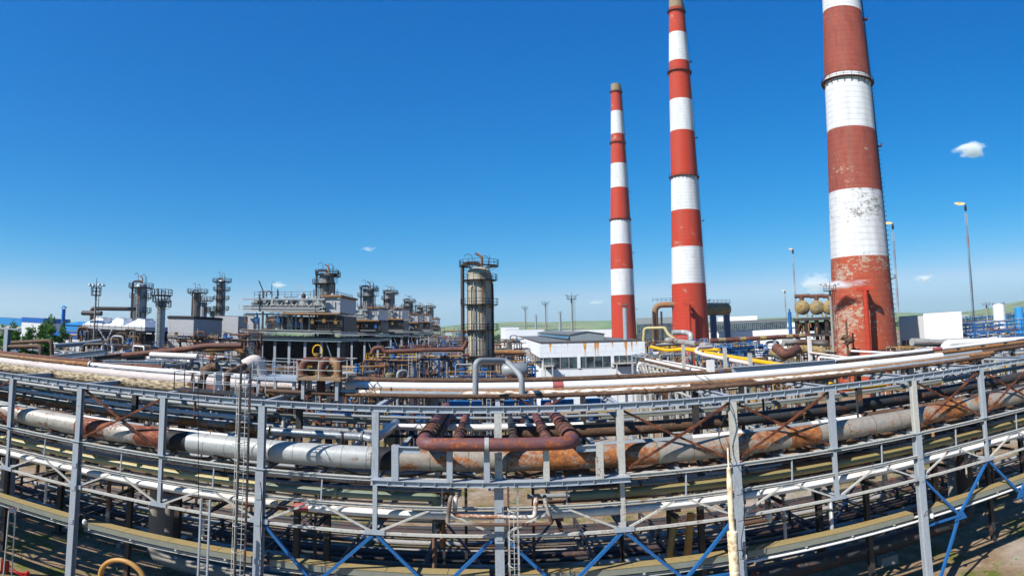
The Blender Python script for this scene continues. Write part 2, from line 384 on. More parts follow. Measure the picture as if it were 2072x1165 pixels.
# ------------------------------------------------------------------ camera object, light, sky
def setup():
    c = bpy.data.cameras.new('camera'); c.type = 'PANO'
    vals = dict(panorama_type='EQUIRECTANGULAR', longitude_min=-CX / F, longitude_max=(W0 - CX) / F,
                latitude_min=(CY - H0) / FV, latitude_max=CY / FV)
    for k, v in vals.items():
        done = False
        for tgt in (c, getattr(c, 'cycles', None)):
            if tgt is not None and hasattr(tgt, k):
                try: setattr(tgt, k, v); done = True
                except Exception: pass
    c.clip_start = .1; c.clip_end = 30000
    o = bpy.data.objects.new('camera', c); COL.objects.link(o)
    m = Matrix((RIGHT, UP, -FWD)).transposed().to_4x4(); m.translation = CAM
    o.matrix_world = m; SC.camera = o
SUN_AZ, SUN_EL = radians(54), radians(43.5)          # azimuth measured from straight behind the camera towards its left
def light():
    d = V((-sin(SUN_AZ) * cos(SUN_EL), -cos(SUN_AZ) * cos(SUN_EL), sin(SUN_EL)))
    l = bpy.data.lights.new('sun', 'SUN'); l.energy = 5.0; l.angle = radians(.5); l.color = (1, .955, .88)
    o = bpy.data.objects.new('sun', l); COL.objects.link(o); o.rotation_euler = d.to_track_quat('Z', 'Y').to_euler(); o.location = (-60, -30, 120)
    w = bpy.data.worlds.new('World'); SC.world = w; w.use_nodes = True; t = w.node_tree
    bg = t.nodes['Background']; sk = t.nodes.new('ShaderNodeTexSky'); sk.sky_type = 'NISHITA'; sk.sun_disc = False
    sk.sun_elevation = SUN_EL; sk.sun_rotation = atan2(d.x, d.y); sk.altitude = 200; sk.air_density = 1.0; sk.dust_density = .1; sk.ozone_density = 4.0
    hs = t.nodes.new('ShaderNodeHueSaturation'); hs.inputs['Saturation'].default_value = 1.3
    tn = t.nodes.new('ShaderNodeMixRGB'); tn.blend_type = 'MULTIPLY'; tn.inputs[0].default_value = 1; tn.inputs[2].default_value = (.62, .92, 1.22, 1)
    def mth(op, a, b):
        x = t.nodes.new('ShaderNodeMath'); x.operation = op
        for i, q in ((0, a), (1, b)):
            if isinstance(q, (int, float)): x.inputs[i].default_value = q
            else: t.links.new(q, x.inputs[i])
        return x.outputs[0]
    sp = t.nodes.new('ShaderNodeSeparateColor'); cb = t.nodes.new('ShaderNodeCombineColor'); K = .1137
    t.links.new(sk.outputs[0], hs.inputs['Color']); t.links.new(hs.outputs[0], tn.inputs[1]); t.links.new(tn.outputs[0], sp.inputs[0])
    r, g, b_ = (mth('MULTIPLY', o, K) for o in sp.outputs[:3])
    r = mth('MULTIPLY', mth('POWER', mth('MAXIMUM', r, .0), 1.65), 2.5)
    g = mth('MULTIPLY', mth('POWER', g, .76), .81); b_ = mth('MULTIPLY', mth('POWER', b_, .5), .86)
    g = mth('MINIMUM', g, mth('MULTIPLY', b_, .77)); r = mth('MINIMUM', r, mth('MULTIPLY', g, .63))
    for i, q in enumerate((r, g, b_)): t.links.new(mth('DIVIDE', q, K), cb.inputs[i])
    t.links.new(cb.outputs[0], bg.inputs[0]); bg.inputs[1].default_value = .07
    vs = SC.view_settings; vs.view_transform = 'Standard'; vs.look = 'None'; vs.exposure = .7; vs.gamma = 1
    SC.cycles.max_bounces = 5; SC.cycles.diffuse_bounces = 1; SC.cycles.glossy_bounces = 2; SC.cycles.transmission_bounces = 2
    SC.cycles.volume_bounces = 5
setup(); light()

# ------------------------------------------------------------------ ground, fields, hills
def ground():
    t = NT('plant_ground'); co = t.coords((1, 1, 1), False)
    n = t.noise(co, .05, 6, .6); n2 = t.noise(co, .9, 6, .7); n3 = t.noise(co, .18, 5, .65)
    dirt = t.ramp(n2, [(.28, lin('#6b5947')), (.5, lin('#86725b')), (.72, lin('#a08b73'))])
    pave = t.mix(t.step(n, .52, .6), dirt, t.ramp(n2, [(.3, lin('#8a7d70')), (.7, lin('#a3978a'))]))
    grass = t.ramp(t.noise(co, 3, 5, .8), [(.3, lin('#3f4a22')), (.6, lin('#66682f')), (.8, lin('#857a48'))])
    g = t.math('MULTIPLY', t.step(n3, .52, .6), t.step(n2, .4, .55))
    # lawn strips only behind the pipe bridge
    c = t.mix(g, pave, grass)
    k = t.noise(co, 5, 5, .8); c = t.mix(1, c, t.ramp(k, [(.3, (.8,) * 3), (.6, (1.,) * 3)]), 'MULTIPLY')
    t.col(c); t.set(.95, 0, .15); t.bump(k, .4, .05); MT['ground'] = t.m
    t = NT('steppe_fields'); co = t.coords((1, 2.2, 1), False)
    n = t.noise(co, .0016, 3, .5); n2 = t.noise(co, .02, 5, .7)
    c = t.ramp(n, [(.36, lin('#4a6a3a')), (.46, lin('#6f8a4e')), (.54, lin('#8a8a5c')), (.64, lin('#3f5e3c'))])
    c = t.mix(1, c, t.ramp(n2, [(.3, (.75,) * 3), (.7, (1.,) * 3)]), 'MULTIPLY'); t.col(c); t.set(.95, 0, .1); MT['field'] = t.m
    m = MB(); R = 12000.0
    m._add([(-R, -R, -.25), (R, -R, -.25), (R, R, -.25), (-R, R, -.25)], [(0, 1, 2, 3)])
    o = m.build('fields', 'field'); o['kind'] = 'structure'
    m = MB(); m._add([(-420, -60, 0), (520, -60, 0), (520, 900, 0), (-420, 900, 0)], [(0, 1, 2, 3)])
    o = m.build('ground', 'ground'); o['kind'] = 'structure'
    # far hills: one strip of terrain, a long way off
    random.seed(5); N = 160; M_ = 10; vs = []; fs = []
    def hz(az, base):
        return base * (.55 + .25 * sin(az * 5.1 + 1) + .14 * sin(az * 13.7 + .4) + .08 * sin(az * 29 + 2))
    for i in range(N + 1):
        a = radians(-75 + 150 * i / N)
        rise = 1.0 + 1.5 * max(0, (math.degrees(a) - 34) / 20) ** 1.2
        for j in range(M_ + 1):
            u = j / M_; d = 3600 + 3200 * u; z = -6 + hz(a, 112 * min(rise, 2.6) * (.45 + .55 * min(1, max(0, (math.degrees(a) + 40) / 30)))) * (sin(pi * min(u, .6) / 1.2)) ** 1.3 + 3 * sin(a * 70 + j)
            vs.append((d * sin(a), d * cos(a), z))
    for i in range(N):
        for j in range(M_):
            p = i * (M_ + 1) + j; fs.append((p, p + M_ + 1, p + M_ + 2, p + 1))
    m = MB(); m._add(vs, fs, 0, True); o = m.build('hills', 'field'); o['kind'] = 'structure'
ground()
# ------------------------------------------------------------------ the pipe bridge in front
YF, YR = 30.32, 43.4                     # front and rear truss planes
ZT, ZM, ZL, ZB = 17.72, 13.85, 12.17, 10.52
def PX(i): return 6.0 * (i - 5) + .038
XA, XB = -62.0, 66.0
def rack():
    R = thing('pipe_rack', 'long grey steel pipe bridge with trusses, X braces and blue struts, crossing the whole foreground', 'pipe rack', (0, YF, 0))
    O = (0, YF, 0)
    N = range(-4, 15)
    for y, front in ((YF, True), (YR, False)):
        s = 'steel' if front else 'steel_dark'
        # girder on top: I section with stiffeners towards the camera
        for lv, h, nm in ((ZT, .36, 'top_girder'),):
            m = MB(O); m.ibeam((XA, y, lv), (XB, y, lv), .30, h, .035)
            x = XA
            while x < XB:
                m.box((x, y, lv), (.03, .24, h - .08)); x += .82
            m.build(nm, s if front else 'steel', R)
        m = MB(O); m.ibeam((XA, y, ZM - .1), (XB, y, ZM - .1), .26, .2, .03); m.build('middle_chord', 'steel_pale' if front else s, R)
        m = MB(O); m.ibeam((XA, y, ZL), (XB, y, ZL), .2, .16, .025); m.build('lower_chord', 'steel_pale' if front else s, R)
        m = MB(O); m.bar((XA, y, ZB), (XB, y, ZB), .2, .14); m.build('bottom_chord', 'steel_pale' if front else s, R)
        for i in N:
            x = PX(i); main = i % 2 == 1
            sm = s if (not front or i not in (5, 6, 7, 8, 9)) else ('steel_pale' if i in (5, 6, 7, 9) else 'steel')
            if main:
                m = MB(O)
                m.ibeam((x, y, ZM), (x, y, ZT - .19), .36, .34, .03, up=(0, 1, 0))
                m.build('upper_post', sm, R)
                m = MB(O); m.ibeam((x, y - .02, 0), (x, y - .02, ZM - .02), .44, .46, .035, up=(0, 1, 0))
                m.box((x, y - .02, ZM - .005), (.62, .6, .03)); m.box((x, y, .12), (.9, .9, .24))
                for zz in (ZL, ZB, 8.0): m.box((x, y - .275, zz), (.3, .03, .34))
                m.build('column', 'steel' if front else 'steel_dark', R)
            else:
                m = MB(O); m.ibeam((x, y, ZM), (x, y, ZT - .19), .34, .32, .03, up=(0, 1, 0)); m.box((x, y, ZM + .02), (.55, .5, .03))
                m.build('upper_post', sm, R)
                m = MB(O); m.ibeam((x, y, ZB + .1), (x, y, ZM - .22), .22, .22, .025, up=(0, 1, 0)); m.build('lower_post', sm, R)
            # W bracing of the lower panel: gusset plate at mid-bay, diagonals to the posts
            if i < 14:
                c = x + 3.0; a = x; b = x + 6.0
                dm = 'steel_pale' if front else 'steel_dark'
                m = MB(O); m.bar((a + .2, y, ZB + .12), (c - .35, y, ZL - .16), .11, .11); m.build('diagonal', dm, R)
                m = MB(O); m.bar((c + .35, y, ZL - .16), (b - .2, y, ZB + .12), .11, .11); m.build('diagonal', dm, R)
                m = MB(O); m.box((a, y - .14, ZB + .08), (1.0, .03, .3)); m.build('gusset_plate', 'steel', R)
                m = MB(O); m.extr([(c - .62, y - .02, ZL - .09), (c + .62, y - .02, ZL - .09), (c + .4, y - .02, ZL - .3), (c - .4, y - .02, ZL - .3)], (0, .04, 0)); m.build('gusset_plate', 'steel', R)
                if front:
                    m = MB(O); m.bar((c + .25, y, ZL + .08), (c + .3, y, ZM - .2), .07, .07); m.build('hanger', 'steel', R)
        for i in ((1, 6, 7, 9, 10, 12, -1) if front else (0, 2, 5, 8, 11)):
            a, b = PX(i), PX(i + 1)
            m = MB(O); m.bar((a + .2, y + .03, ZM + .25), (b - .2, y + .03, ZT - .3), .13, .13); m.build('brace', 'brown_brace', R)
            m = MB(O); m.bar((a + .2, y + .17, ZT - .3), (b - .2, y + .17, ZM + .25), .13, .13)
            m.box(((a + b) / 2, y + .1, (ZM + ZT) / 2), (.4, .02, .3)); m.build('brace', 'brown_brace', R)
    # cross beams
    for i in N:
        x = PX(i)
        for z, h in ((ZT - .02, .3), (ZM - .12, .26), (ZB + .1, .24)):
            m = MB(O); m.ibeam((x, YF + .2, z), (x, YR - .2, z), .24, h, .03); m.build('cross_beam', 'steel', R)
        if i < 14:
            m = MB(O); m.ibeam((x + 3, YF + .2, ZM - .12), (x + 3, YR - .2, ZM - .12), .2, .24, .03); m.build('cross_beam', 'steel', R)
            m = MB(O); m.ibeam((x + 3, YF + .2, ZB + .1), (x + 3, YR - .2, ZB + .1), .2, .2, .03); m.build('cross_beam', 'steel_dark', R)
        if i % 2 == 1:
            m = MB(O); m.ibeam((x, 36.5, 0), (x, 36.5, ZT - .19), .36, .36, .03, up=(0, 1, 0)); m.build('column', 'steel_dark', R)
    for i in N:
        if i < 14:
            x = PX(i)
            for (a, b) in (((x, YF + .3), (x + 6, YF + 6.2)), ((x + 6, YF + .3), (x, YF + 6.2))):
                m = MB(O); m.bar((*a, ZM - .3), (*b, ZM - .3), .12, .1); m.build('plan_brace', 'steel_dark', R)
    # blue wind struts under the bottom chord
    zn = 6.9
    for i in (3, 5, 9, 11):
        for n, (a, b) in enumerate(((PX(i), PX(i + 1)), (PX(i + 2), PX(i + 1)))):
            c = (a + b) / 2; sg = 1 if b > a else -1
            for (p, q, w) in (((a + .3 * sg, YF, ZB - .15), (c, YF, zn), .17), ((b - .12 * sg, YF, ZB - .15), (c, YF, zn), .17),
                              ((c, YF, zn), (a + .3 * sg, YF, .9), .17), ((a + .3 * sg, YF - .12, zn), (c, YF - .12, zn), .14)):
                m = MB(O); m.bar(p, q, w, w); m.build('strut', 'blue', R, 'bright blue diagonal strut')
            m = MB(O); m.extr([(c - .55, YF - .15, zn - .35), (c + .55, YF - .15, zn - .35), (c + .2, YF - .15, zn + .35), (c - .2, YF - .15, zn + .35)], (0, .04, 0)); m.build('gusset_plate', 'blue', R)
    for i in (3, 5, 9):
        for k in (0, 1):
            a = PX(i + 2 * k); c = PX(i + 1)
            m = MB(O); m.bar((a, YR, 1), (c, YR, ZB - .1), .16, .16); m.build('strut', 'blue_dk', R)
    # ledge that carries the big loop, brackets and stub posts in front of the girder
    m = MB(O); m.ibeam((PX(4) - .1, YF - .62, ZM - .12), (PX(6) + .3, YF - .62, ZM - .12), .3, .3, .03)
    x = PX(4)
    while x < PX(6): m.box((x, YF - .62, ZM - .12), (.03, .26, .22)); x += .75
    m.bar((PX(4) - .1, YF - .3, ZM - .02), (PX(6) + .3, YF - .3, ZM - .02), .4, .05); m.build('ledge_beam', 'steel', R)
    for px in (800, 910, 985, 1105, 1213):
        P = at_y(px, 930, YF - .62); big = px in (800, 1213)
        m = MB(O); m.ibeam((P.x, P.y, ZM + .04), (P.x, P.y, 15.85 if big else 15.62), .34 if big else .28, .3, .03, up=(0, 1, 0)); m.build('stub_post', 'steel_pale' if px > 1000 else 'steel', R)
    for a, b in ((800, 850), (1165, 1213)):
        A = at_y(a, 900, YF - .62); B = at_y(b, 900, YF - .62)
        m = MB(O); m.ibeam((A.x, A.y, 15.6), (B.x, A.y, 15.6), .26, .34, .03); m.build('stub_beam', 'steel', R)
    return R
RACK = rack()

def x_at(px, Y, z):
    lo, hi = 0.0, H0
    for _ in range(40):
        m = (lo + hi) / 2
        if at_y(px, m, Y).z > z: lo = m
        else: hi = m
    return at_y(px, lo, Y).x

def xpipe(name, label, Y, z, r, x0, x1, mats, cuts=None, cat='pipe', group=None, flanges=(), shoes=True, n=12, ends=None, wob=0.0, seed=0, lump=0.0):
    """pipe along x; cuts: [(x_end, slot), ...] ; ends: extra points at either end [(list), (list)]"""
    rnd = random.Random(seed + int(Y * 100 + z * 37)); Y += .4; z += .08
    org = ((x0 + x1) / 2, Y, z); m = MB(org)
    cuts = cuts or [(x1, 0)]
    a = x0
    for k, (b, slot) in enumerate(cuts):
        pts = []; st = max(1, int((b - a) / (1.1 if lump or wob else 8)))
        if lump: st = max(2, int((b - a) / .28))
        for i in range(st + 1):
            x = a + (b - a) * i / st
            pts.append((x, Y + wob * sin(x * .21 + Y), z + wob * .6 * sin(x * .33 + 2 * Y)))
        rr = [r * (1 + lump * (rnd.random() - .5) * 2) for _ in pts] if lump else r * (1 + .0 * k)
        if k == 0 and ends and ends[0]: pts = fillet(list(ends[0]) + pts[:2], r * 2.6) + pts[2:]; rr = r
        if k == len(cuts) - 1 and ends and ends[1]: pts = pts[:-2] + fillet(pts[-2:] + list(ends[1]), r * 2.6); rr = r
        m.tube(pts, rr, n, slot); a = b
    o = m.build(name, mats); tag(o, label, cat, group)
    for x in flanges:
        f = MB(org); f.cyl((x - .06, Y, z), (x - .01, Y, z), r * 1.42, n=n + 4); f.cyl((x + .01, Y, z), (x + .06, Y, z), r * 1.42, n=n + 4)
        f.build('flange', mats[0] if isinstance(mats, list) else mats, o)
    if shoes:
        i = -2; sh = None
        while i < 13:
            for x in (PX(i), PX(i) + 3):
                if x0 + .3 < x < x1 - .3:
                    if sh is None: f = MB(org); f.box((org[0], Y, z - r - .05), (.3, max(.16, r * 1.2), .2)); f.box((org[0], Y, z - r * .93), (.1, r * 1.1, .1)); sh = q = f.build('pipe_shoe', 'steel_dark', o)
                    else: q = sh.copy(); COL.objects.link(q)
                    q.location = (x - org[0], 0, 0)
            i += 1
    return o
# ------------------------------------------------------------------ pipes lying on the bridge
def X(px, Y, z): return x_at(px, Y + .4, z + .08)
L_, R_ = XA + .5, XB - .5
# --- big clad main in the middle panel
xb = [X(p, 31.0, 14.62) for p in (345, 385, 755, 810, 905, 1250, 1330, 1500, 1690)]
xpipe('main_pipe', 'thickest silver-clad pipe, streaked with rust, running behind the front X braces', 31.0, 14.62, .66, L_, R_,
      ['silver_redtop', 'silver', 'silver_rust', 'black'], [(xb[0], 0), (xb[1], 3), (xb[2], 1), (xb[3], 3), (R_, 2)],
      flanges=(), n=28)
# --- top deck
xpipe('pipe', 'thin straight brown pipe on the top deck, in front of the lumpy white one', 33.0, 18.0, .14, X(525, 33, 18.0), X(2003, 33, 17.9), ['brown_pipe'], flanges=(X(532, 33, 18), X(1305, 33, 18)), n=12)
x7 = [X(p, 33.9, 18.0) for p in (690, 935, 1395, 1525, 1610, 1760, 1960)]
xpipe('lagged_pipe', 'pipe with lumpy torn white lagging on the top deck, just behind the thin brown pipe', 33.9, 18.02, .19, x7[0], x7[6],
      ['lag_white', 'grey_pipe', 'brown_pipe'], [(X(770, 33.9, 18), 0), (x7[1], 1), (x7[2], 0), (x7[3], 2), (x7[5], 0), (x7[6], 1)], lump=.16, n=10)
xpipe('white_pipe', 'broad bright white pipe on the top deck, running below the white hall', 36.2, 18.22, .30, X(700, 36.2, 18.2), X(1905, 36.2, 18.2),
      ['white_pipe', 'pinkred'], [(X(1118, 36.2, 18.2), 0), (X(1140, 36.2, 18.2), 1), (X(1905, 36.2, 18.2), 0)], n=16)
xpipe('rusty_pipe', 'tan rusted pipe tucked against the front of the broad white pipe on the top deck', 35.45, 17.98, .2, X(720, 35.4, 18), X(2010, 35.4, 18), ['tan_pipe'], n=12, flanges=(X(790, 35.4, 18),))
xpipe('brown_header', 'dark brown pipe along the rear of the top deck, right under the white hall', 40.2, 18.3, .19, X(706, 40, 18.3), X(1880, 40, 18.3), ['brown_pipe'], n=12, flanges=(X(1250, 40, 18.3),))
# left half of the top deck
xl = X(455, 34.6, 17.5)
xpipe('lagged_main', 'thick pipe with crumbling beige lagging along the front of the top deck', 34.3, 17.62, .40, L_, xl, ['lag_beige', 'red_pipe'], [(X(395, 34.3, 17.6), 0), (xl, 1)], lump=.12, n=16)
xpipe('lagged_main', 'thick pinkish-white pipe lying behind the crumbling beige one on the top deck', 35.9, 17.95, .40, L_, X(505, 35.9, 17.9), ['lag_pink'], lump=.03, n=16)
xpipe('pipe', 'white pipe with a brown end on the top deck, behind the pinkish-white main', 39.6, 18.18, .24, L_, X(500, 39.6, 18.2), ['white_pipe', 'tan_pipe'], [(X(185, 39.6, 18.2), 1), (X(500, 39.6, 18.2), 0)], n=12, flanges=(X(183, 39.6, 18.2),))
xpipe('lagged_pipe', 'thin pipe with patchy torn lagging between the pinkish-white main and a white pipe', 38.1, 17.95, .19, X(70, 38.1, 18), X(420, 38.1, 18), ['lag_white', 'brown_pipe'], [(X(150, 38.1, 18), 0), (X(190, 38.1, 18), 1), (X(260, 38.1, 18), 0), (X(420, 38.1, 18), 1)], lump=.2, n=10)
xpipe('pipe', 'red-brown pipe on the rear edge of the top deck, behind the brown portal', 41.6, 18.3, .2, L_, X(330, 41.6, 18.3), ['red_pipe'], n=10)
xpipe('pipe', 'pinkish pipe seen below the platform railing, beside the tan valve platform', 37.3, 17.9, .22, X(430, 37.3, 17.9), X(640, 37.3, 17.9), ['lag_pink'], lump=.06, n=10)
# right part of the top deck
xpipe('pipe', 'white pipe with a red ring on the top deck by the broadest chimney', 38.4, 18.65, .16, X(1690, 38.4, 18.6), X(2055, 38.4, 18.6), ['white_pipe', 'pinkred'], [(X(1885, 38.4, 18.6), 0), (X(1905, 38.4, 18.6), 1), (X(2055, 38.4, 18.6), 0)], n=12)
xpipe('pipe', 'rusty tan pipe on the top deck, below the thick white elbow pipe', 39.4, 18.2, .2, X(1890, 39.4, 18.2), R_, ['tan_pipe'], n=10)
xpipe('pipe', 'grey pipe with a brown end on the top deck, before the rusty tan one', 37.3, 18.0, .2, X(1760, 37.3, 18), R_, ['grey_pipe', 'brown_pipe'], [(X(1985, 37.3, 18), 0), (R_, 1)], n=10)
# --- middle deck
xm = [X(p, 34, 14.6) for p in (75, 165, 225, 300, 345)]
xpipe('pipe', 'grey and brown striped pipe behind the thick main, cooler end of the bridge', 34.0, 14.55, .24, L_, X(480, 34, 14.5), ['grey_pipe', 'brown_pipe', 'white_pipe'], [(xm[0], 0), (xm[1], 1), (xm[2], 2), (xm[3], 0), (xm[4], 1), (X(480, 34, 14.5), 2)], n=12)
xe = X(735, 34, 15.2)
xpipe('foil_pipe', 'short shiny foil-jacketed pipe with a flanged elbow near the great rusty loop', 34.2, 15.2, .27, X(540, 34.2, 15.2), xe, ['foil', 'olive'], [(X(552, 34.2, 15.2), 1), (xe, 0)], n=16,
      flanges=(xe - .1, X(545, 34.2, 15.2)), ends=(None, [(xe + .6, 34.2, 15.2), (xe + .9, 36.4, 15.3), (xe + .9, 40.4, 15.3)]))
xpipe('rusty_pipe', 'beige pipe dripping with orange rust on the middle deck', 36.0, 15.02, .24, L_, X(520, 36, 15), ['silver_rust', 'tan_pipe'], [(X(160, 36, 15), 1), (X(520, 36, 15), 0)], n=14)
xpipe('pipe', 'white pipe on the middle deck behind the rust-dripping beige one', 37.6, 15.35, .16, L_, X(500, 37.6, 15.3), ['white_pipe'], n=10)
xpipe('pipe', 'grey pipe on the middle deck beyond the white one, rearmost there', 40.4, 15.6, .18, L_, X(560, 40.4, 15.6), ['grey_pipe'], n=10)
xpipe('pipe', 'pale grey pipe with one brown stretch, behind the rusty main and X braces', 34.0, 14.62, .26, X(1205, 34, 14.6), X(1990, 34, 14.6), ['grey_pipe', 'white_pipe', 'brown_pipe'], [(X(1400, 34, 14.6), 0), (X(1500, 34, 14.6), 1), (X(1640, 34, 14.6), 0), (X(1740, 34, 14.6), 1), (X(1990, 34, 14.6), 2)], n=14, flanges=(X(1655, 34, 14.6),))
xpipe('dark_pipe', 'large dark stained pipe in the shade of the middle deck beside the great loop', 37.3, 15.0, .46, X(1040, 37.3, 15), R_, ['brown_pipe', 'steel_dark'], [(X(1480, 37.3, 15), 0), (R_, 1)], n=16)
xpipe('pipe', 'white pipe seen between the loop arms on the middle deck', 39.0, 15.1, .24, X(775, 39, 15.1), X(1180, 39, 15.1), ['white_pipe'], n=12)
xpipe('pipe', 'slim grey pipe along the back of the middle deck, behind the loop arms', 41.3, 15.4, .12, X(600, 41.3, 15.4), R_, ['grey_pipe'], n=8)
xpipe('pipe', 'rust-patched pale pipe beneath the silver stretch of the thick main', 31.4, 13.62 + .3, .11, L_, X(760, 31.4, 13.9), ['white_rust'], n=10)
xpipe('pipe', 'rust-patched pale pipe beneath the orange rusted stretch of the thick main', 31.6, 13.92, .12, X(1060, 31.6, 13.9), R_, ['white_rust'], n=10)
# --- lower deck
x0 = X(887, 32, 12.1)
xpipe('olive_pipe', 'cream-yellow pipe on the lower deck, turning sage green before its down-turned end', 31.05, 12.36, .25, L_, x0 - .5, ['cream', 'sage'], [(X(540, 32, 12.1), 0), (x0 - .5, 1)], n=16,
      ends=(None, [(x0, 31.45, 12.44), (x0, 31.45, 11.2)]), flanges=(X(32, 32, 12), X(690, 32, 12.1)))
x0 = X(1150, 32, 12.1)
xpipe('olive_pipe', 'long yellowed olive pipe on the lower deck, chimney side', 31.05, 12.35, .27, x0, R_, ['sage', 'olive'], [(X(1235, 32, 12), 0), (R_, 1)], n=16)
xpipe('white_pipe', 'white pipe with a red painted end on the lowest deck', 30.75, 11.38, .25, X(612, 32, 10.6), R_, ['pinkred', 'white_pipe'], [(X(640, 32, 10.6), 0), (R_, 1)], n=16)
xpipe('white_pipe', 'white pipe on the lowest deck passing behind the tall ladders', 30.75, 11.4, .24, L_, X(575, 32, 10.6), ['white_pipe', 'white_rust'], [(X(470, 32, 10.8), 0), (X(575, 32, 10.6), 1)], n=16)
# ------------------------------------------------------------------ thin lines filling the decks
def fill_lines():
    rnd = random.Random(11)
    cols = [('grey', 'grey_pipe'), ('white', 'white_rust'), ('brown', 'brown_pipe'), ('rust-speckled', 'white_rust'), ('silver', 'silver'), ('dark', 'steel_dark'), ('tan', 'tan_pipe'), ('two-toned', 'mixed_pipe'), ('grey', 'grey_pipe')]
    ordn = ['first', 'second', 'third', 'fourth', 'fifth', 'sixth', 'seventh', 'eighth', 'ninth', 'tenth', 'eleventh', 'twelfth', 'thirteenth', 'fourteenth', 'fifteenth', 'sixteenth', 'seventeenth', 'eighteenth', 'nineteenth', 'twentieth']
    def sp(y0, y1, n, d=.25): return [y0 + (y1 - y0) * k / (n - 1) + d * (rnd.random() - .5) for k in range(n)]
    for deck, ys, z, (a, b), side in (
            ('lowest', sp(31.3, 42.3, 20), 10.85, (L_, -1.0), 'left'), ('lowest', sp(31.4, 42.3, 19), 10.85, (1.0, R_), 'right'),
            ('lower', sp(32.1, 42.0, 16), 12.35, (L_, -.6), 'left'), ('lower', sp(32.2, 42.2, 16), 12.35, (.6, R_), 'right'),
            ('middle', [32.3, 32.9, 33.4, 35.1, 36.9, 38.6, 39.4, 41.0, 42.1], 14.05, (L_, -7.0), 'left'), ('middle', [32.5, 33.0, 35.4, 36.2, 38.9, 39.6, 40.3, 41.8], 14.05, (6.5, R_), 'right'),
            ('top', [36.9, 40.7, 42.4], 17.9, (L_, -24.0), 'left'), ('top', [37.7, 39.2, 41.4, 42.3], 17.9, (-4.0, R_), 'right')):
        for k, y in enumerate(ys):
            c, m = cols[rnd.randrange(len(cols))]; r = rnd.choice((.06, .07, .09, .1, .13, .17, .2))
            sz = 'thin' if r < .1 else 'slender' if r < .17 else 'stout'
            p, q = a + rnd.random() * 3, b - rnd.random() * 3
            zz = z + r + (.02 if k % 2 else .0); en = [None, None]; lo = deck != 'top'
            if lo and rnd.random() < .4:
                p = max(p, -34 + rnd.random() * 18 if side == 'left' else 4 + rnd.random() * 20); en[0] = [(p, y + .4, zz + .08 + rnd.choice((-3.5, -2, 1.6, 2.6)))]; en[0] += [(p, y + .4, zz + .08)]
            if lo and rnd.random() < .4:
                q = min(q, p + 8 + rnd.random() * 20); en[1] = [(q, y + .4, zz + .08), (q, y + .4, zz + .08 + rnd.choice((-6, -3.5, -2, 1.6, 2.6)))]
            if q - p < 3: continue
            o = xpipe('pipe', '%s %s pipe, %s from the front among %s deck lines on the %s side' % (sz, c, ordn[k], deck, 'cooler' if side == 'left' else 'chimney'), y, zz, r, p + .01, q - .01, [m], n=8, shoes=False,
                  group='small lines on the pipe bridge', seed=k, wob=.02, ends=en if (en[0] or en[1]) else None)
            for v in range(rnd.choice((0, 1, 1, 2, 3))):
                x = rnd.uniform(max(p, -30), min(q, 32)); O = o.location; c0 = V((x, O.y, O.z)); f = MB(O); f.cyl(c0 - V((.22, 0, 0)), c0 + V((.22, 0, 0)), r * 1.5, n=10); f.ball(c0, r * 1.9, 8); f.cyl(c0, c0 + V((0, 0, r * 3 + .25)), .03, n=6)
                f.tube([c0 + V((.17 * cos(a2 * pi / 5), .17 * sin(a2 * pi / 5), r * 3 + .25)) for a2 in range(11)], .025, 4); f.build('valve', rnd.choice(('brass', 'brown_pipe', 'blue', 'steel_dark', 'red_pipe')), o)
            for v in range(rnd.choice((0, 1, 2))):
                x = rnd.uniform(max(p, -30), min(q, 32)); O = o.location; f = MB(O); f.cyl((x - .05, O.y, O.z), (x + .05, O.y, O.z), r * 1.6, n=10); f.build('flange', m, o)
fill_lines()

# ------------------------------------------------------------------ loops, risers and fittings on the bridge
def pipe_path(name, label, pts, r, mat, cat='pipe', bend=2.6, n=14, group=None, rings=(), ringmat=None, k=6):
    pts = [V(p) for p in pts]
    m = MB(pts[0]); m.tube(fillet(pts, r * bend, k), r, n); o = m.build(name, mat); tag(o, label, cat, group)
    for (p, d) in rings:
        p, d = V(p), V(d).normalized(); f = MB(pts[0]); f.cyl(p - d * .07, p + d * .07, r * 1.22, n=n); f.build('clamp', ringmat or mat, o)
    return o
# the great rusty expansion loop
zl = 16.0; yl = 29.35
A = x_at(853, yl, zl); B = x_at(1163, yl, zl)
rg = [((x, y, zl), (0, 1, 0)) for x in (A, B) for y in (31.2, 32.4, 33.5, 34.4)]
o = pipe_path('expansion_loop', 'huge plum and orange rusted expansion loop jutting out in the centre of the bridge', [(A, 44, zl), (A, yl, zl), (B, yl, zl), (B, 44, zl)], .36, 'plum_pipe', 'pipe loop', 2.2, 20, rings=rg, ringmat='brown_pipe')
f = MB((A, 44, zl)); xx = x_at(985, yl, zl); f.cyl((xx - .1, yl, zl), (xx + .1, yl, zl), .385, n=20); f.build('joint_band', 'silver', o)
for px0, px1, r, dz, lab, y1 in ((886, 886, .2, -.35, 'slimmer rusted pipe with ring clamps inside the great loop arm, cooler side', 31.5), (925, 930, .25, -.5, 'thicker banded rusty pipe beside the great loop arm on the cooler side', 32.2), (1106, 1118, .25, -.45, 'banded rusty pipe inside the great loop arm on the chimney side', 31.6), (1040, 1035, .22, -.6, 'black lagged pipe between the loop arms, beside the centre post', 32.4)):
    z = zl + dz; a = x_at(px0, 33, z)
    pipe_path('banded_pipe', lab, [(a, 44, z), (a, y1, z), (a, y1 - .02, z - 1.3)], r, 'steel_dark' if px0 == 1040 else 'plum_pipe', 'pipe', 1.6, 12, rings=[((a, y, z), (0, 1, 0)) for y in (33, 34.1, 35.2, 36.4)], ringmat='brown_pipe')
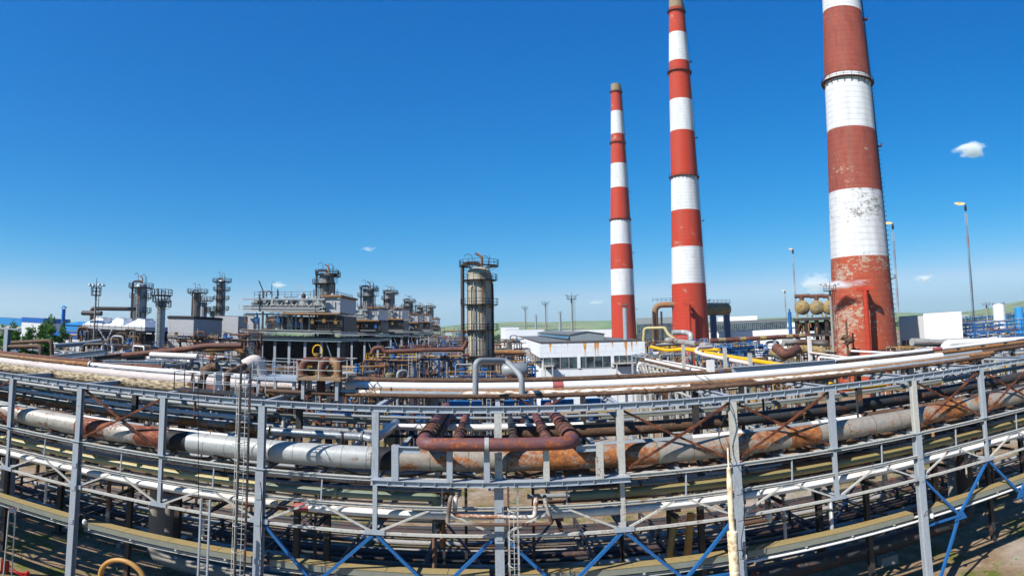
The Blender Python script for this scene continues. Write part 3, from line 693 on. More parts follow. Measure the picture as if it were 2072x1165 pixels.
# silver portal over the white pipe
P = [at_y(962, 797, 32.2), at_y(963, 729, 32.2), at_y(1024, 729, 33.6), at_y(1056, 762, 32.4), at_y(1056, 797, 32.4)]
pipe_path('portal_pipe', 'silver pipe portal rising over the broad white pipe in front of the tall tower', P, .16, 'grey_pipe', 'pipe loop', 2.4, 14)
# small loops hanging in front below the ledge
ys = 29.0
def hang(name, label, pl, r, mat):
    pipe_path(name, label, [at_y(x, y, Y) for x, y, Y in pl], r, mat, 'pipe loop', 2.0, 10)
hang('small_loop', 'pale grey small pipe loop hanging below the ledge of the great loop', [(930, 1000, 31), (922, 1008, 29.2), (920, 1043, 29.2), (1082, 1046, 29.2), (1084, 1014, 29.2), (1086, 1004, 31)], .11, 'white_rust')
hang('small_loop', 'rusty brown small pipe loop hanging lowest, just under the pale grey one', [(916, 1000, 31), (911, 1010, 29), (905, 1060, 29), (1117, 1060, 29), (1104, 1018, 29), (1102, 1004, 31)], .1, 'mixed_pipe')
# pale risers and curved lines at lower left and right
hang('riser_pipe', 'paler of two tan pipes dropping to the ground under the bridge', [(1366, 1040, 33.5), (1364, 1060, 33.5), (1352, 1140, 34.5)], .2, 'olive')
hang('riser_pipe', 'ochre one of two pipes dropping to the ground under the bridge', [(1398, 1038, 33.5), (1396, 1060, 33.5), (1390, 1140, 33.8)], .22, 'ochre')
# ground mains
def main_ground(label, pts, r, mat): return pipe_path('ground_main', label, pts, r, mat, 'pipe', 1.8, 18)
a = x_at(1950, 40, 1.6)
main_ground('fat dark grey main low above the ground, turning up beside a concrete pier', [(x_at(1500, 38.6, 2.2), 38.6, 2.0), (a - .6, 39.2, 2.0), (a + 1.6, 41.2, 2.6), (a + 1.6, 41.2, 9.8)], .78, 'steel_dark')
b = x_at(312, 41.5, 1.2)
main_ground('thicker of two grey mains rising from the ground like piers', [(b - .0, 41.6, 10.2), (b, 41.6, 1.3), (b + 2.2, 41.6, 1.0), (-4, 41.2, 1.0)], .62, 'conc')
b2 = x_at(338, 43.5, 1.2)
main_ground('thinner of two grey mains rising from the ground like piers', [(b2, 43.6, 10.2), (b2, 43.6, 1.3), (b2 + 2.2, 43.6, .9), (-2, 43.3, .9)], .5, 'conc')
for px, lab in ((14, 'grey concrete pier under the bridge behind the round height sign'), (1935, 'pale concrete pier under the bridge behind the upturned fat main')):
    P = at_y(px, 1000, 44); m = MB((P.x, 44, 0)); m.lathe((P.x, 44, 0), [(1.0, 0), (1.0, .5), (.75, .6), (.72, 9.6), (.95, 9.7), (.95, 10.1)], 20); o = m.build('bridge_pier', 'conc'); tag(o, lab, 'pier')

# ------------------------------------------------------------------ cable trays along the front
def tray(name, label, x0, x1, y, z, w, h, gaps):
    t = thing(name, label, 'cable tray', ((x0 + x1) / 2, y, z)); O = t.location
    m = MB(O); m.box(((x0 + x1) / 2, y, z), (x1 - x0, w, h)); m.build('duct', 'tray', t)
    a = x0; k = 0
    while a < x1:
        b = min(x1, a + 3.0)
        m = MB(O); m.box(((a + b) / 2, y, z + h / 2 + .012), (b - a - .03, w + .05, .024)); m.build('lid', 'tray_lid', t); a = b; k += 1
    m = MB(O); m.ibeam((x0, y - .1, z - h / 2 - .24), (x1, y - .1, z - h / 2 - .24), .3, .2, .03)
    x = x0 + .5
    while x < x1: m.box((x, y, z - h / 2 - .07), (.12, w, .12)); x += 3
    m.build('support_beam', 'steel_pale', t)
    return t
for i, lab in ((-3, 'covered cable duct with yellowed lid running behind the round height sign'), (1, 'covered cable duct with yellowed lid behind the two tall ladders'), (3, 'covered cable duct with yellowed lid behind blue struts, ladder end of the bridge'), (5, 'covered cable duct with yellowed lid behind blue struts, next to the cream pole'), (7, 'covered cable duct with yellowed lid between the cream pole and the last column'), (9, 'covered cable duct with yellowed lid behind the last blue struts, over sunlit ground')):
    a, b = PX(i) + .5, PX(i + 2) - .5
    if i == -3: b = PX(1) - .45
    if i == 9: b = PX(13)
    tray('cable_duct', lab, a, b, 30.95, 7.78, .75, .42, 0)

for lab, y, z, a, b, w in (('broad flat cable tray added for shade on the lowest deck, cooler side', 36.3, 11.5, L_, -3, 1.1), ('broad flat cable tray added for shade on the lowest deck, chimney side', 36.6, 11.5, 3, R_, 1.1), ('second flat cable tray added for shade at the back of the lowest deck, cooler side', 40.2, 11.55, L_, -2, .9), ('second flat cable tray added for shade at the back of the lowest deck, chimney side', 40.0, 11.55, 2, R_, .9),
        ('flat cable tray added for shade on the middle deck, cooler side', 42.4, 15.0, L_, -6, .8), ('flat cable tray added for shade on the middle deck, chimney side', 42.0, 15.2, 7, R_, .8)):  # trays added as cover, to darken the sunlit ground under the decks
    m = MB(((a + b) / 2, y, z)); m.box(((a + b) / 2, y, z), (b - a, w, .06)); m.box(((a + b) / 2, y - w / 2, z + .09), (b - a, .04, .18)); m.box(((a + b) / 2, y + w / 2, z + .09), (b - a, .04, .18)); o = m.build('shade_tray', 'tray'); tag(o, lab, 'cable tray')
    m = MB(((a + b) / 2, y, z)); rr = random.Random(int(y * 10))
    for k in range(7):
        yy = y - w * .38 + w * .76 * k / 6; m.tube([(a + (b - a) * j / 24, yy + rr.uniform(-.03, .03), z + .07) for j in range(25)], rr.uniform(.025, .05), 5)
    m.build('cable_lace', 'black', o)
def ground_lines():
    rr = random.Random(31); nm = ['first', 'second', 'third', 'fourth', 'fifth', 'sixth', 'seventh', 'eighth', 'ninth', 'tenth', 'eleventh', 'twelfth', 'thirteenth', 'fourteenth']
    cols = [('grey', 'grey_pipe'), ('brown', 'brown_pipe'), ('dark', 'steel_dark'), ('dark', 'steel_dark'), ('plum', 'plum_dark'), ('brown', 'mixed_pipe')]  # dark colours only: the bridge's shadow is put into the pipe colours
    for k in range(14):
        y = 44.6 + k * .98 + rr.uniform(-.2, .2); z = rr.choice((.5, .7, .9, 1.5, 2.2)); r = rr.choice((.1, .14, .2, .28, .36)); c, mt = rr.choice(cols)
        o = xpipe('pipe', '%s pipe running low on sleepers behind the bridge, %s from the front' % (c, nm[k]), y, z + r, r, L_ + rr.random() * 12, R_ - rr.random() * 14, [mt], n=10, shoes=False, group='low pipes on sleepers', wob=.03)
    for k in range(17):
        x = -48 + k * 6.1; m = MB((x, 51, 0)); m.box((x, 51, .25), (.4, 14.5, .5)); o = m.build('sleeper', 'conc'); tag(o, 'long concrete sleeper carrying the low pipes behind the bridge', 'sleeper', 'concrete sleepers under the low pipes')
        for y in (44.6, 51, 57.5): m = MB((x, 51, 0)); m.bar((x, y, .5), (x, y, 2.4), .22); m.build('post', 'steel_dark', o)
        m = MB((x, 51, 0)); m.bar((x, 44.5, 1.35), (x, 57.6, 1.35), .16); m.build('cross_bar', 'steel_dark', o); m = MB((x, 51, 0)); m.bar((x, 44.5, 2.15), (x, 57.6, 2.15), .16); m.build('cross_bar', 'steel_dark', o)
ground_lines()
# ------------------------------------------------------------------ chimneys
def zc_at(px, py, D): return at_d(px, py, D).z
def chimney(label, px, D, edges, bands, rings, group='striped chimneys', mats=('ch_tip', 'ch_red', 'ch_white'), extra=(), ladder=True):
    """edges: (y, width px) down the shaft; bands: (y top, slot)"""
    B = at_d(px, 660, D); P = V((B.x, B.y, 0)); vw = P.normalized(); sd = V((vw.y, -vw.x, 0))
    Df = D
    t = thing('chimney', label, 'chimney', P, group)
    er = sorted((zc_at(px, y, Df), w * D / F / 2) for y, w in edges)
    z0, r0 = er[0]; z1, r1 = er[1]; er = [(0.0, r0 + (r0 - r1) / (z1 - z0) * z0 * .9)] + er
    def rad(z):
        for (a, ra), (b, rb) in zip(er, er[1:]):
            if z <= b: return ra + (rb - ra) * (z - a) / (b - a)
        (a, ra), (b, rb) = er[-2:]; return max(rb * .9, rb + (rb - ra) * (z - b) / (b - a))
    zb = [(zc_at(px, y, Df - rad(zc_at(px, y, Df))), s) for y, s in bands]          # from the top down
    zs = [(0.0, zb[-1][1])] + [(zb[k + 1][0], zb[k][1]) for k in range(len(zb) - 2, -1, -1)] + [(zb[0][0], 0)]
    prof = []
    for (z, s), (zn, _) in zip(zs, zs[1:]):
        n = max(1, int((zn - z) / 8))
        for k in range(n):
            q = z + (zn - z) * k / n; prof.append((rad(q), q, s))
    top = zs[-1][0]; prof += [(rad(top), top, 0), (rad(top) * .82, top, 0), (rad(top) * .8, top - 3, 0)]
    m = MB(P); m.lathe(P, prof, 48, 0); m.build('shaft', list(mats), t)
    for y in rings:
        z = zc_at(px, y, Df - rad(30)); r = rad(z); m = MB(P)
        m.lathe(P + V((0, 0, z)), [(r - .05, 0), (r + 1.0, 0), (r + 1.0, .18), (r - .05, .18)], 40, 0, False, False); 
        n = 22
        ps = [P + V(((r + .95) * cos(2 * pi * k / n), (r + .95) * sin(2 * pi * k / n), z + .2)) for k in range(n)]
        railing(m, ps, 1.3, .05, 3, True)
        for k in range(n):
            q = P + V(((r + .9) * cos(2 * pi * k / n), (r + .9) * sin(2 * pi * k / n), z)); c = P + V((r * cos(2 * pi * k / n), r * sin(2 * pi * k / n), z - 1.8)); m.bar(q, c, .14)
        m.build('service_ring', 'brown_brace' if D < 400 else 'red_pipe', t)
    if ladder:
        m = MB(P); d = (sd * .97 + vw * .25).normalized(); w = V((-d.y, d.x, 0)); z = 6.0
        a = [P + d * (rad(q) + .35) + V((0, 0, q)) for q in (z, top * .5, top - 2)]
        for p, q in zip(a, a[1:]):
            m.bar(p - w * .3, q - w * .3, .12); m.bar(p + w * .3, q + w * .3, .12)
        while z < top - 2:
            c = P + d * (rad(z) + .35) + V((0, 0, z)); m.bar(c - w * .3, c + w * .3, .1)
            m.tube([c + w * .4, c + w * .45 + d * .5, c + d * .85, c - w * .45 + d * .5, c - w * .4], .05, 4); z += 1.5
        m.build('caged_ladder', 'steel_dark', t)
        for f in (.16, .36, .58, .8):
            q = top * f; c = P + d * (rad(q) + .9) + V((0, 0, q)); m = MB(P); m.box(c, (1.7, 1.7, .12), atan2(d.y, d.x)); railing(m, [c + d * .8 + w * .8, c + d * .8 - w * .8], 1.1, .05, 1); m.build('rest_platform', 'red_pipe', t)
    return t, P, vw, sd, rad
CH1 = chimney('broadest striped chimney, faded red and peeling, with steam drifting past its base', 1748, 170,
    [(720, 130), (515, 117), (378, 108), (250, 99), (140, 95), (10, 80), (-300, 55)],
    [(-330, 0), (-290, 1), (-150, 2), (8, 3), (141, 2), (252, 4), (379, 5), (516, 6)], [147], mats=('ch_tip', 'ch_red', 'ch_white', 'ch_brown', 'ch_brown', 'ch_white2', 'ch_base'))
CH2 = chimney('bright red and white striped chimney standing between the other two', 1397, 303,
    [(665, 73), (570, 69), (495, 64), (350, 54), (260, 50), (130, 43), (5, 30)],
    [(-8, 0), (10, 1), (61, 2), (118, 1), (196, 2), (260, 1), (352, 2), (422, 1), (497, 2), (572, 1)], [9, 134, 351])
CH3 = chimney('smallest, most distant striped chimney with a tan brick tip', 1262, 443,
    [(655, 49), (540, 46), (440, 40), (275, 28), (175, 21)],
    [(167, 0), (181, 1), (222, 2), (268, 1), (328, 2), (377, 1), (443, 2), (492, 1), (543, 2), (596, 1)], [178, 283, 441])
def standpipe(label, ch, px, ytop, D, r, w):
    A = at_d(px, ytop, D); m = MB((A.x, A.y, 0)); m.cyl((A.x, A.y, 0), A, r, n=10)
    t = m.build('standpipe', 'ch_red'); tag(t, label, 'pipe')
    sd = ch[3]; m = MB((A.x, A.y, 0)); m.bar(A - sd * w, A + sd * w, r * 1.8, r * 1.4); m.build('outlet', 'ch_red', t)
    m = MB((A.x, A.y, 0)); m.cyl(A + V((0, 0, -r)) + sd * w * .2, A + V((0, 0, -r)) + sd * w * .2 + ch[2] * 4, r * .9, n=8); m.build('wall_duct', 'ch_red', t); return t
standpipe('tall red standpipe with a tee outlet in front of the broadest chimney', CH1, 1750, 584, 157, .7, 2.2)
standpipe('short red standpipe with a tee top before the bright middle chimney', CH2, 1393, 614, 289, .9, 2.6)
def tap():
    A = at_d(1716, 720, 158); T = at_d(1712, 648, 158); m = MB((A.x, A.y, 0)); m.cyl((A.x, A.y, 0), T, .28, n=8); t = m.build('gauge_pipe', 'brown_pipe'); tag(t, 'thin dark pipe with a rusted valve cluster on the front of the broadest chimney', 'pipe')
    for px, py, r in ((1711, 682, .8), (1719, 688, 1.0), (1714, 694, .7), (1705, 685, .5)):
        q = at_d(px, py, 157.5); m = MB((A.x, A.y, 0)); m.ball(q, r, 10); m.cyl(q - V((r * 1.4, 0, 0)), q + V((r * 1.4, 0, 0)), r * .4, n=8); m.build('valve', 'brown_pipe', t)
tap()

def arch(m, p, h, dx, dy, r, n=8):
    p = V(p); m.tube(fillet([p, p + V((0, 0, h)), p + V((dx, dy, h)), p + V((dx, dy, h * .55))], r * 3, 5), r, n)
# ------------------------------------------------------------------ towers (process columns)
def tower(label, px, Y, w_px, ytop, shell='vessel', plats=(), group=None, name='process_tower', pipe_side=-1, loop=True, davit=True, detail=1.0, yref=640, vent=True):
    B = at_y(px, yref, Y); P = V((B.x, B.y, 0)); D = P.length; r = w_px * D / F / 2; zt = at_y(px, ytop, Y).z
    t = thing(name, label, 'tower', P, group); dm = r * .55
    m = MB(P); m.lathe(P, [(r * 1.12, 0), (r * 1.12, 1.2), (r, 1.3)] + [(r, 1.3 + (zt - dm - 1.3) * k / 6) for k in range(1, 7)] + [(r * .9, zt - dm * .55), (r * .6, zt - dm * .15), (r * .12, zt)], 28)
    zz = 4.0
    while zz < zt - dm: m.lathe(P + V((0, 0, zz)), [(r * .99, 0), (r * 1.035, .02), (r * 1.035, .16), (r * .99, .18)], 28, 0, False, False); zz += 3.2
    m.build('shell', shell, t)
    for (y, a0, a1, wd) in plats:
        z = at_y(px, y, Y).z; n = max(6, int(abs(a1 - a0) / 20)); m = MB(P)
        an = [radians(a0 + (a1 - a0) * k / n) for k in range(n + 1)]
        ins = [P + V((cos(a) * r, sin(a) * r, z)) for a in an]; out = [P + V((cos(a) * (r + wd), sin(a) * (r + wd), z)) for a in an]
        for k in range(n):
            m.extr([ins[k], out[k], out[k + 1], ins[k + 1]], (0, 0, .12))
            if k % 3 == 0: m.bar(out[k], P + V((cos(an[k]) * r, sin(an[k]) * r, z - wd * .6)), .08)
        railing(m, out, 1.2, .045, 1.6, abs(a1 - a0) >= 359); m.build('service_platform', 'steel_dark', t)
    a = radians(-70 if pipe_side < 0 else -110); d = V((cos(a), sin(a), 0)); sdv = V((-d.y, d.x, 0)); m = MB(P)
    p0, p1 = P + d * (r + .3) + V((0, 0, 1)), P + d * (r + .3) + V((0, 0, zt - dm)); ladder_mb(m, p0, p1, .6, .04, .5, sdv)
    z = 4.0
    while z < zt - dm:
        c = P + d * (r + .3) + V((0, 0, z)); m.tube([c + sdv * .35, c + sdv * .4 + d * .45, c + d * .8, c - sdv * .4 + d * .45, c - sdv * .35], .035, 4); z += 1.2
    m.build('caged_ladder', 'steel_dark', t)
    if loop:
        pr = max(.16, r * .16); q = V((pipe_side * (r + pr * 1.6), -r * .35, 0))
        m = MB(P); m.tube(fillet([P + q * 1.08 + V((0, 0, .5)), P + q * 1.08 + V((0, 0, zt + r * .35)), P + V((pipe_side * r * .05, 0, zt + r * .35)), P + V((0, 0, zt - .1))], r * .55, 6), pr, 12); m.build('overhead_pipe', 'plum_dark', t)
        q2 = V((-pipe_side * (r + .25), -.2, 0)); m = MB(P); m.tube(fillet([P + q2 + V((0, 0, 2)), P + q2 + V((0, 0, zt - r * 1.5)), P + q2 * .8 + V((0, 0, zt - r * 1.2))], .5, 4), pr * .5, 8); m.build('side_pipe', 'steel_dark', t)
        for j in range(int(5 * detail)):
            aa = radians(215 + j * 24); rr = (.07, .12, .05, .09, .06)[j % 5]; e = V((cos(aa), sin(aa), 0)) * (r + .22 + rr); z1 = zt - dm - (.5, 3, 7, 1.5, 10)[j % 5] * r * .45
            m = MB(P); m.tube(fillet([P + e + V((0, 0, 1)), P + e + V((0, 0, z1)), P + e * (r / e.length) + V((0, 0, z1 + .2))], .3, 4), rr, 7); m.build('side_pipe', ('steel_dark', 'brown_pipe', 'grey_pipe', 'tan_pipe', 'steel_dark')[j % 5], t)
        q3 = V((pipe_side * r * .4, -(r + .2), 0)); m = MB(P); m.tube([P + q3 + V((0, 0, 2)), P + q3 + V((0, 0, zt - dm - 2))], pr * .35, 8); m.build('side_pipe', 'grey_pipe', t)
    if davit:
        for k, (dx, h) in enumerate(((-.55, 2.2), (.8, 1.8))):
            c = P + V((dx * r, -.2, zt - dm)); sg = -1 if k == 0 else -1
            m = MB(P); m.tube(fillet([c, c + V((0, 0, h + dm)), c + V((.5 * r * sg * .6, 0, h + dm + .5)), c + V((r * sg * .7, 0, h + dm - .1))], .6, 5), .06, 6); m.build('davit', 'steel_dark', t)
    if vent:
        c = P + V((r * .25, -.1, zt - dm)); m = MB(P); m.tube(fillet([c, c + V((0, 0, dm + r * .9)), c + V((-r * .55, 0, dm + r * 1.25))], .4, 5), max(.1, r * .11), 8); m.build('vent_pipe', 'tan_pipe', t)
        c = P + V((r * .9, .2, zt - dm)); m = MB(P); m.bar(c, c + V((0, 0, dm + r * 1.1)), .09); m.build('lightning_rod', 'steel_dark', t)
    return t
tower('tall weathered beige tower with hooped ladders and platforms, standing alone near the white hall', 970, 112, 49, 540, 'vessel',
      [(539, 0, 360, 1.4), (568, 150, 400, 1.1), (617, 140, 400, 1.2), (668, 150, 400, 1.2), (720, 150, 400, 1.4)], detail=1.6)
tower('mottled grey tower with a hooked vent above the pale fan shrouds', 283, 118, 26, 573, 'vessel_silver', [(583, 0, 360, 1.4), (603, -60, 200, 1.2), (632, -60, 120, 1.1)], loop=True)
tower('slim pale silver tower standing beside the dark cooler frame, ladder down its side', 325, 96, 19, 610, 'vessel_silver', [(598, 0, 360, 1.15), (611, 0, 360, .8), (620, -90, 150, 1.0)], loop=False)
tower('short dark tower crowned with twin platforms between the two pale clad boxes', 398, 150, 15, 590, 'vessel_grey', [(593, 0, 360, 1.9), (622, -60, 150, 1.2)], loop=True, pipe_side=-1)
tower('squat silver tower close beside the short dark one, with rusty valves', 412, 142, 13, 610, 'vessel_silver', [(609, 0, 360, 1.6), (630, -60, 150, 1.0)], loop=False)
tower('bright silver twin-shell tower with dark ladder frames, second tallest beyond the clad boxes', 447, 165, 14, 566, 'vessel_silver', [(571, 0, 360, 1.8), (588, 0, 360, 1.5), (606, 0, 360, 1.3), (627, 0, 360, 1.3)], loop=True)
tower('low grey tower with domed head in front of the second clad box', 430, 140, 12, 628, 'vessel_grey', [(630, 0, 360, 1.2)], loop=False, davit=False, vent=False)

# ------------------------------------------------------------------ row of cooler units running away from the camera
def cooler_unit(label, Y, group, seed=3):
    A = at_y(490, 700, Y); Bp = at_y(690, 700, Y); x0, x1 = A.x, Bp.x; P = V(((x0 + x1) / 2, Y, 0)); dep = 15.0
    def Z(y): return at_y(590, y, Y).z
    def XX(px): return at_y(px, 660, Y).x
    t = thing('cooler_unit', label, 'process unit', P, group); rnd = random.Random(seed)
    zd0, zd1, zs, zh0, zh1 = Z(690), Z(668), Z(637), Z(632), Z(603)
    xs = [x0 + .5, XX(530), XX(556), XX(585), XX(617), XX(650), x1 - .6]
    for i, x in enumerate(xs):
        for j, y in enumerate((Y + .5, Y + dep / 2, Y + dep - .5)):
            m = MB(P); m.ibeam((x, y, 0), (x, y, zd0), .55, .5, .06, up=(0, 1, 0)); m.build('column', 'steel' if j == 0 else 'steel_dark', t)
    for y, z, h, mt in ((Y - .3, zd0 + .35, .7, 'steel_teal'), (Y - .6, zd1 - .35, .6, 'steel_pale'), (Y + dep, zd0 + .35, .7, 'steel_teal')):
        m = MB(P); m.ibeam((x0 - .4, y, z), (x1 + .2, y, z), .5, h, .06); m.build('deck_beam', mt, t)
    for x in (x1 + .1, x0):
        m = MB(P); m.ibeam((x, Y, zd0 + .35), (x, Y + dep, zd0 + .35), .5, .7, .06); m.build('deck_beam', 'steel_teal', t)
        m = MB(P); m.ibeam((x, Y, zd1 - .4), (x, Y + dep, zd1 - .4), .4, .5, .06); m.build('deck_beam', 'steel', t)
    m = MB(P); m.box((P.x, Y + dep / 2, zd0 + .85), (x1 - x0, dep, .2)); m.build('deck_plate', 'steel_dark', t)
    m = MB(P); railing(m, [(x0, Y - .7, zd1), (x1, Y - .7, zd1)], 1.1, .04, 1.6); m.build('walkway_rail', 'steel_dark', t)
    m = MB(P); m.box((P.x, Y - .1, zd1 - .02), (x1 - x0, 1.6, .1)); m.build('walkway', 'steel_pale', t)
    # storey with dark openings
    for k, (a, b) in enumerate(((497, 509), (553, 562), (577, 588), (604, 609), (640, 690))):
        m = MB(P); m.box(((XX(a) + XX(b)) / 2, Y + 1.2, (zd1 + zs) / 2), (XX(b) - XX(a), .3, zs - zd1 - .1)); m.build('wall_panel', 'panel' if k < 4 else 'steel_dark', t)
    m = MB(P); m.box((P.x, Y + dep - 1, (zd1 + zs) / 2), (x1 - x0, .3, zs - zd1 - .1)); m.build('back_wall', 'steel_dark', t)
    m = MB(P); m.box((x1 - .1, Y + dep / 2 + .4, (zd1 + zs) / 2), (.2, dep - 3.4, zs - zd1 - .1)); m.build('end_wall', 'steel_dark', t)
    for px in (520, 538, 570, 625, 598):
        m = MB(P); m.bar((XX(px), Y + .2, zd1), (XX(px), Y + .2, zs), .25); m.build('post', 'steel', t)
    for px, py, mt in ((566, 654, 'panel'), (600, 657, 'blue_lt'), (545, 660, 'panel')):
        q = at_y(px, py, Y + 2.6); m = MB(P); m.box(q, (1.1, .4, 1.3)); m.build('cabinet', mt, t)
    # finned tube housing
    m = MB(P); m.box((P.x, Y + dep / 2 + .6, (zh0 + zh1) / 2 - .2), (x1 - x0 - 2.4, dep - 2.2, zh1 - zh0 - 1.4)); m.build('tube_bundle', 'steel_teal', t)
    for z, d, mt in ((Z(636), .1, 'steel_pale'), (Z(629), .9, 'steel_pale'), (Z(621), .6, 'panel'), (Z(606), .9, 'steel')):
        m = MB(P); m.bar((x0 + .3, Y - d, z), (XX(660), Y - d, z), .8, .32); m.build('ledge', mt, t)
    m = MB(P); m.cyl((XX(575), Y - 1.3, Z(635)), (x1, Y - 1.3, Z(635)), .28, n=10); m.build('header_pipe', 'tan_pipe', t)
    m = MB(P); m.cyl((x0 + .5, Y - 1.3, Z(625)), (XX(650), Y - 1.3, Z(626)), .16, n=8); m.build('header_pipe', 'grey_pipe', t)
    x = XX(538); k = 0; w = (XX(658) - XX(538)) / 4
    for k in range(4):
        m = MB(P); c = V((XX(538) + w * (k + .5), Y + 2.0, Z(619))); m.lathe(c, [(w * .47, 0), (w * .5, .1), (w * .43, zh1 - Z(619) - .1), (w * .4, zh1 - Z(619))], 20, 0, True, False); m.build('fan_shroud', 'vessel_grey', t)
        a, b = XX(538) + w * k, XX(538) + w * (k + 1)
        m = MB(P); m.bar((a + .1, Y - .8, Z(619)), ((a + b) / 2, Y - .8, zh1), .2); m.build('truss_diagonal', 'steel_pale', t)
        m = MB(P); m.bar((b - .1, Y - .8, Z(619)), ((a + b) / 2, Y - .8, zh1), .2); m.build('truss_diagonal', 'steel_pale', t)
    m = MB(P); m.box((XX(673), Y + dep / 2, (Z(632) + Z(602)) / 2), (XX(688) - XX(659), dep, Z(602) - Z(632))); m.build('end_cladding', 'panel', t)
    m = MB(P); m.box((XX(671), Y + dep / 2 - .2, Z(599)), (XX(690) - XX(650), dep + .6, .5)); m.build('cap_beam', 'tan_pipe', t)
    for k in range(9):
        xx = rnd.uniform(x0 + 2, x1 - 3); yy = Y + rnd.uniform(.5, 8); h = rnd.uniform(1, 3.2); m = MB(P); u = rnd.random()
        if u < .4: m.bar((xx, yy, zh1 - .5), (xx, yy, zh1 + h), .12); m.tube(fillet([(xx, yy, zh1 + h), (xx, yy, zh1 + h + .8), (xx + .7, yy, zh1 + h + .9), (xx + .8, yy, zh1 + h + .4)], .3, 4), .05, 5)
        elif u < .7: m.lathe((xx, yy, zh1 - .6), [(.5, 0), (.5, h * .5), (.3, h * .62), (.1, h * .7)], 10)
        else: m.box((xx, yy, zh1 + h * .15), (rnd.uniform(.8, 2.2), 1, h * .4 + .4))
        m.build('roof_fitting', rnd.choice(('steel_dark', 'steel_pale', 'brown_pipe', 'galv')), t)
    m = MB(P); m.box((XX(524), Y + 1.4, (Z(619) + Z(603)) / 2), (XX(537) - XX(512), 2.6, Z(603) - Z(619))); h = m.build('plant_hut', 'vessel_grey', t)
    m = MB(P); m.box((XX(524), Y + .06, Z(612)), (1.0, .08, .9)); m.build('window', 'black', h)
    m = MB(P); railing(m, [(XX(512), Y + .2, zh1 + .2), (x1 - 1.2, Y + .2, zh1 + .2), (x1 - 1.2, Y + dep, zh1 + .2)], 1.3, .05, 1.5); m.build('roof_rail', 'steel_dark', t)
    m = MB(P); railing(m, [(x0 - .5, Y - 1.2, Z(629)), (XX(655), Y - 1.2, Z(629))], 1.3, .05, 1.5); m.build('gallery_rail', 'steel_pale', t)
    for a, b in ((490, 520), (497, 522), (660, 676)):
        m = MB(P); m.bar((XX(a), Y + .1, zd0), (XX(b), Y + .1, zd0 - 5), .22); m.build('knee_brace', 'steel_teal', t)
    m = MB(P); m.box((P.x - .5, Y + 9.5, zd0 / 2), ((x1 - x0) * .9, 8, zd0 - .5)); m.build('shade_block', 'black', t)  # added black box: the dark shade under the deck put into its colour
    for k in range(34):
        xx = x0 + rnd.random() * (x1 - x0); zz = zd1 + rnd.random() * (zh1 + 1.5 - zd1); r = rnd.choice((.05, .07, .1, .14)); u = rnd.random(); yy = Y - .4 - rnd.random() * 1.0
        m = MB(P)
        if u < .45: m.tube([(xx, yy, zz), (min(x1, xx + rnd.uniform(2, 7)), yy, zz)], r, 6)
        elif u < .8: m.tube([(xx, yy, zz), (xx, yy, min(zh1 + 2, zz + rnd.uniform(1.5, 5)))], r, 6)
        else: arch(m, (xx, yy, zz), rnd.uniform(1, 2.5), rnd.uniform(.8, 2), 0, r, 6)
        m.build('small_line', rnd.choice(('steel_dark', 'brown_pipe', 'steel_pale', 'tan_pipe', 'black', 'grey_pipe')), t)
    for k in range(9):
        xx = x0 + 1 + k * (x1 - x0 - 2) / 8; c = V((xx, Y - .7, Z(645) + .3 * (k % 2))); m = MB(P); m.ball(c, .3, 8); m.cyl(c, c + V((0, 0, 1.1)), .09, n=6); m.box(c - V((0, 0, .7)), (.7, .5, .8)); m.build('valve', rnd.choice(('brown_pipe', 'steel_dark', 'brass', 'blue')), t)
    for k in range(18):
        xx = x0 + 1 + rnd.random() * (x1 - x0 - 2); h = 4 + rnd.random() * (zd0 - 6); yy = Y + 2 + rnd.random() * 9; r = rnd.choice((.15, .22, .3))
        pts = [(xx, yy, .2), (xx, yy, h), (xx + rnd.choice((-3, 3, 2)), yy, h), (xx + rnd.choice((-3, 3, 2)), yy - 1, h * .3)]
        m = MB(P); m.tube(fillet(pts, r * 2.5, 4), r, 8); m.build('pipe', rnd.choice(('brown_pipe', 'steel_dark', 'grey_pipe', 'tan_pipe')), t)
    return t
GU = 'cooler units in the receding row'
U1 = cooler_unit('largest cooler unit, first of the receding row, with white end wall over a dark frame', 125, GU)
ordi = ['second', 'third', 'fourth', 'fifth', 'sixth']
ku = kids(U1); 
UT1 = tower('biggest double-pipe tower rising from the first cooler unit of the row', 661, 133, 30, 552, 'vessel_grey', [(556, 0, 360, 1.0), (575, 100, 330, 1.6), (560, -60, 60, 1.4)], 'towers above the cooler units', pipe_side=-1, yref=600)
kt = kids(UT1)
for k in range(5):
    dy = 43.0 * (k + 1)
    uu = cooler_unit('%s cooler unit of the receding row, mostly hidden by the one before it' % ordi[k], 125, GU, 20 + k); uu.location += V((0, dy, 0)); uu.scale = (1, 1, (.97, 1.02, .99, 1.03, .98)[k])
    dup(UT1, UT1.location + V(((.6, -.4, .3, -.2, .5)[k], dy, 0)), 'pipe-wrapped tower above the %s cooler unit of the receding row' % ordi[k], scale=(1.0, 1.0, (.985, 1.03, 1.0, .97, 1.02)[k]), rz=(.3, -.4, .5, .1, -.3)[k], children=kt)
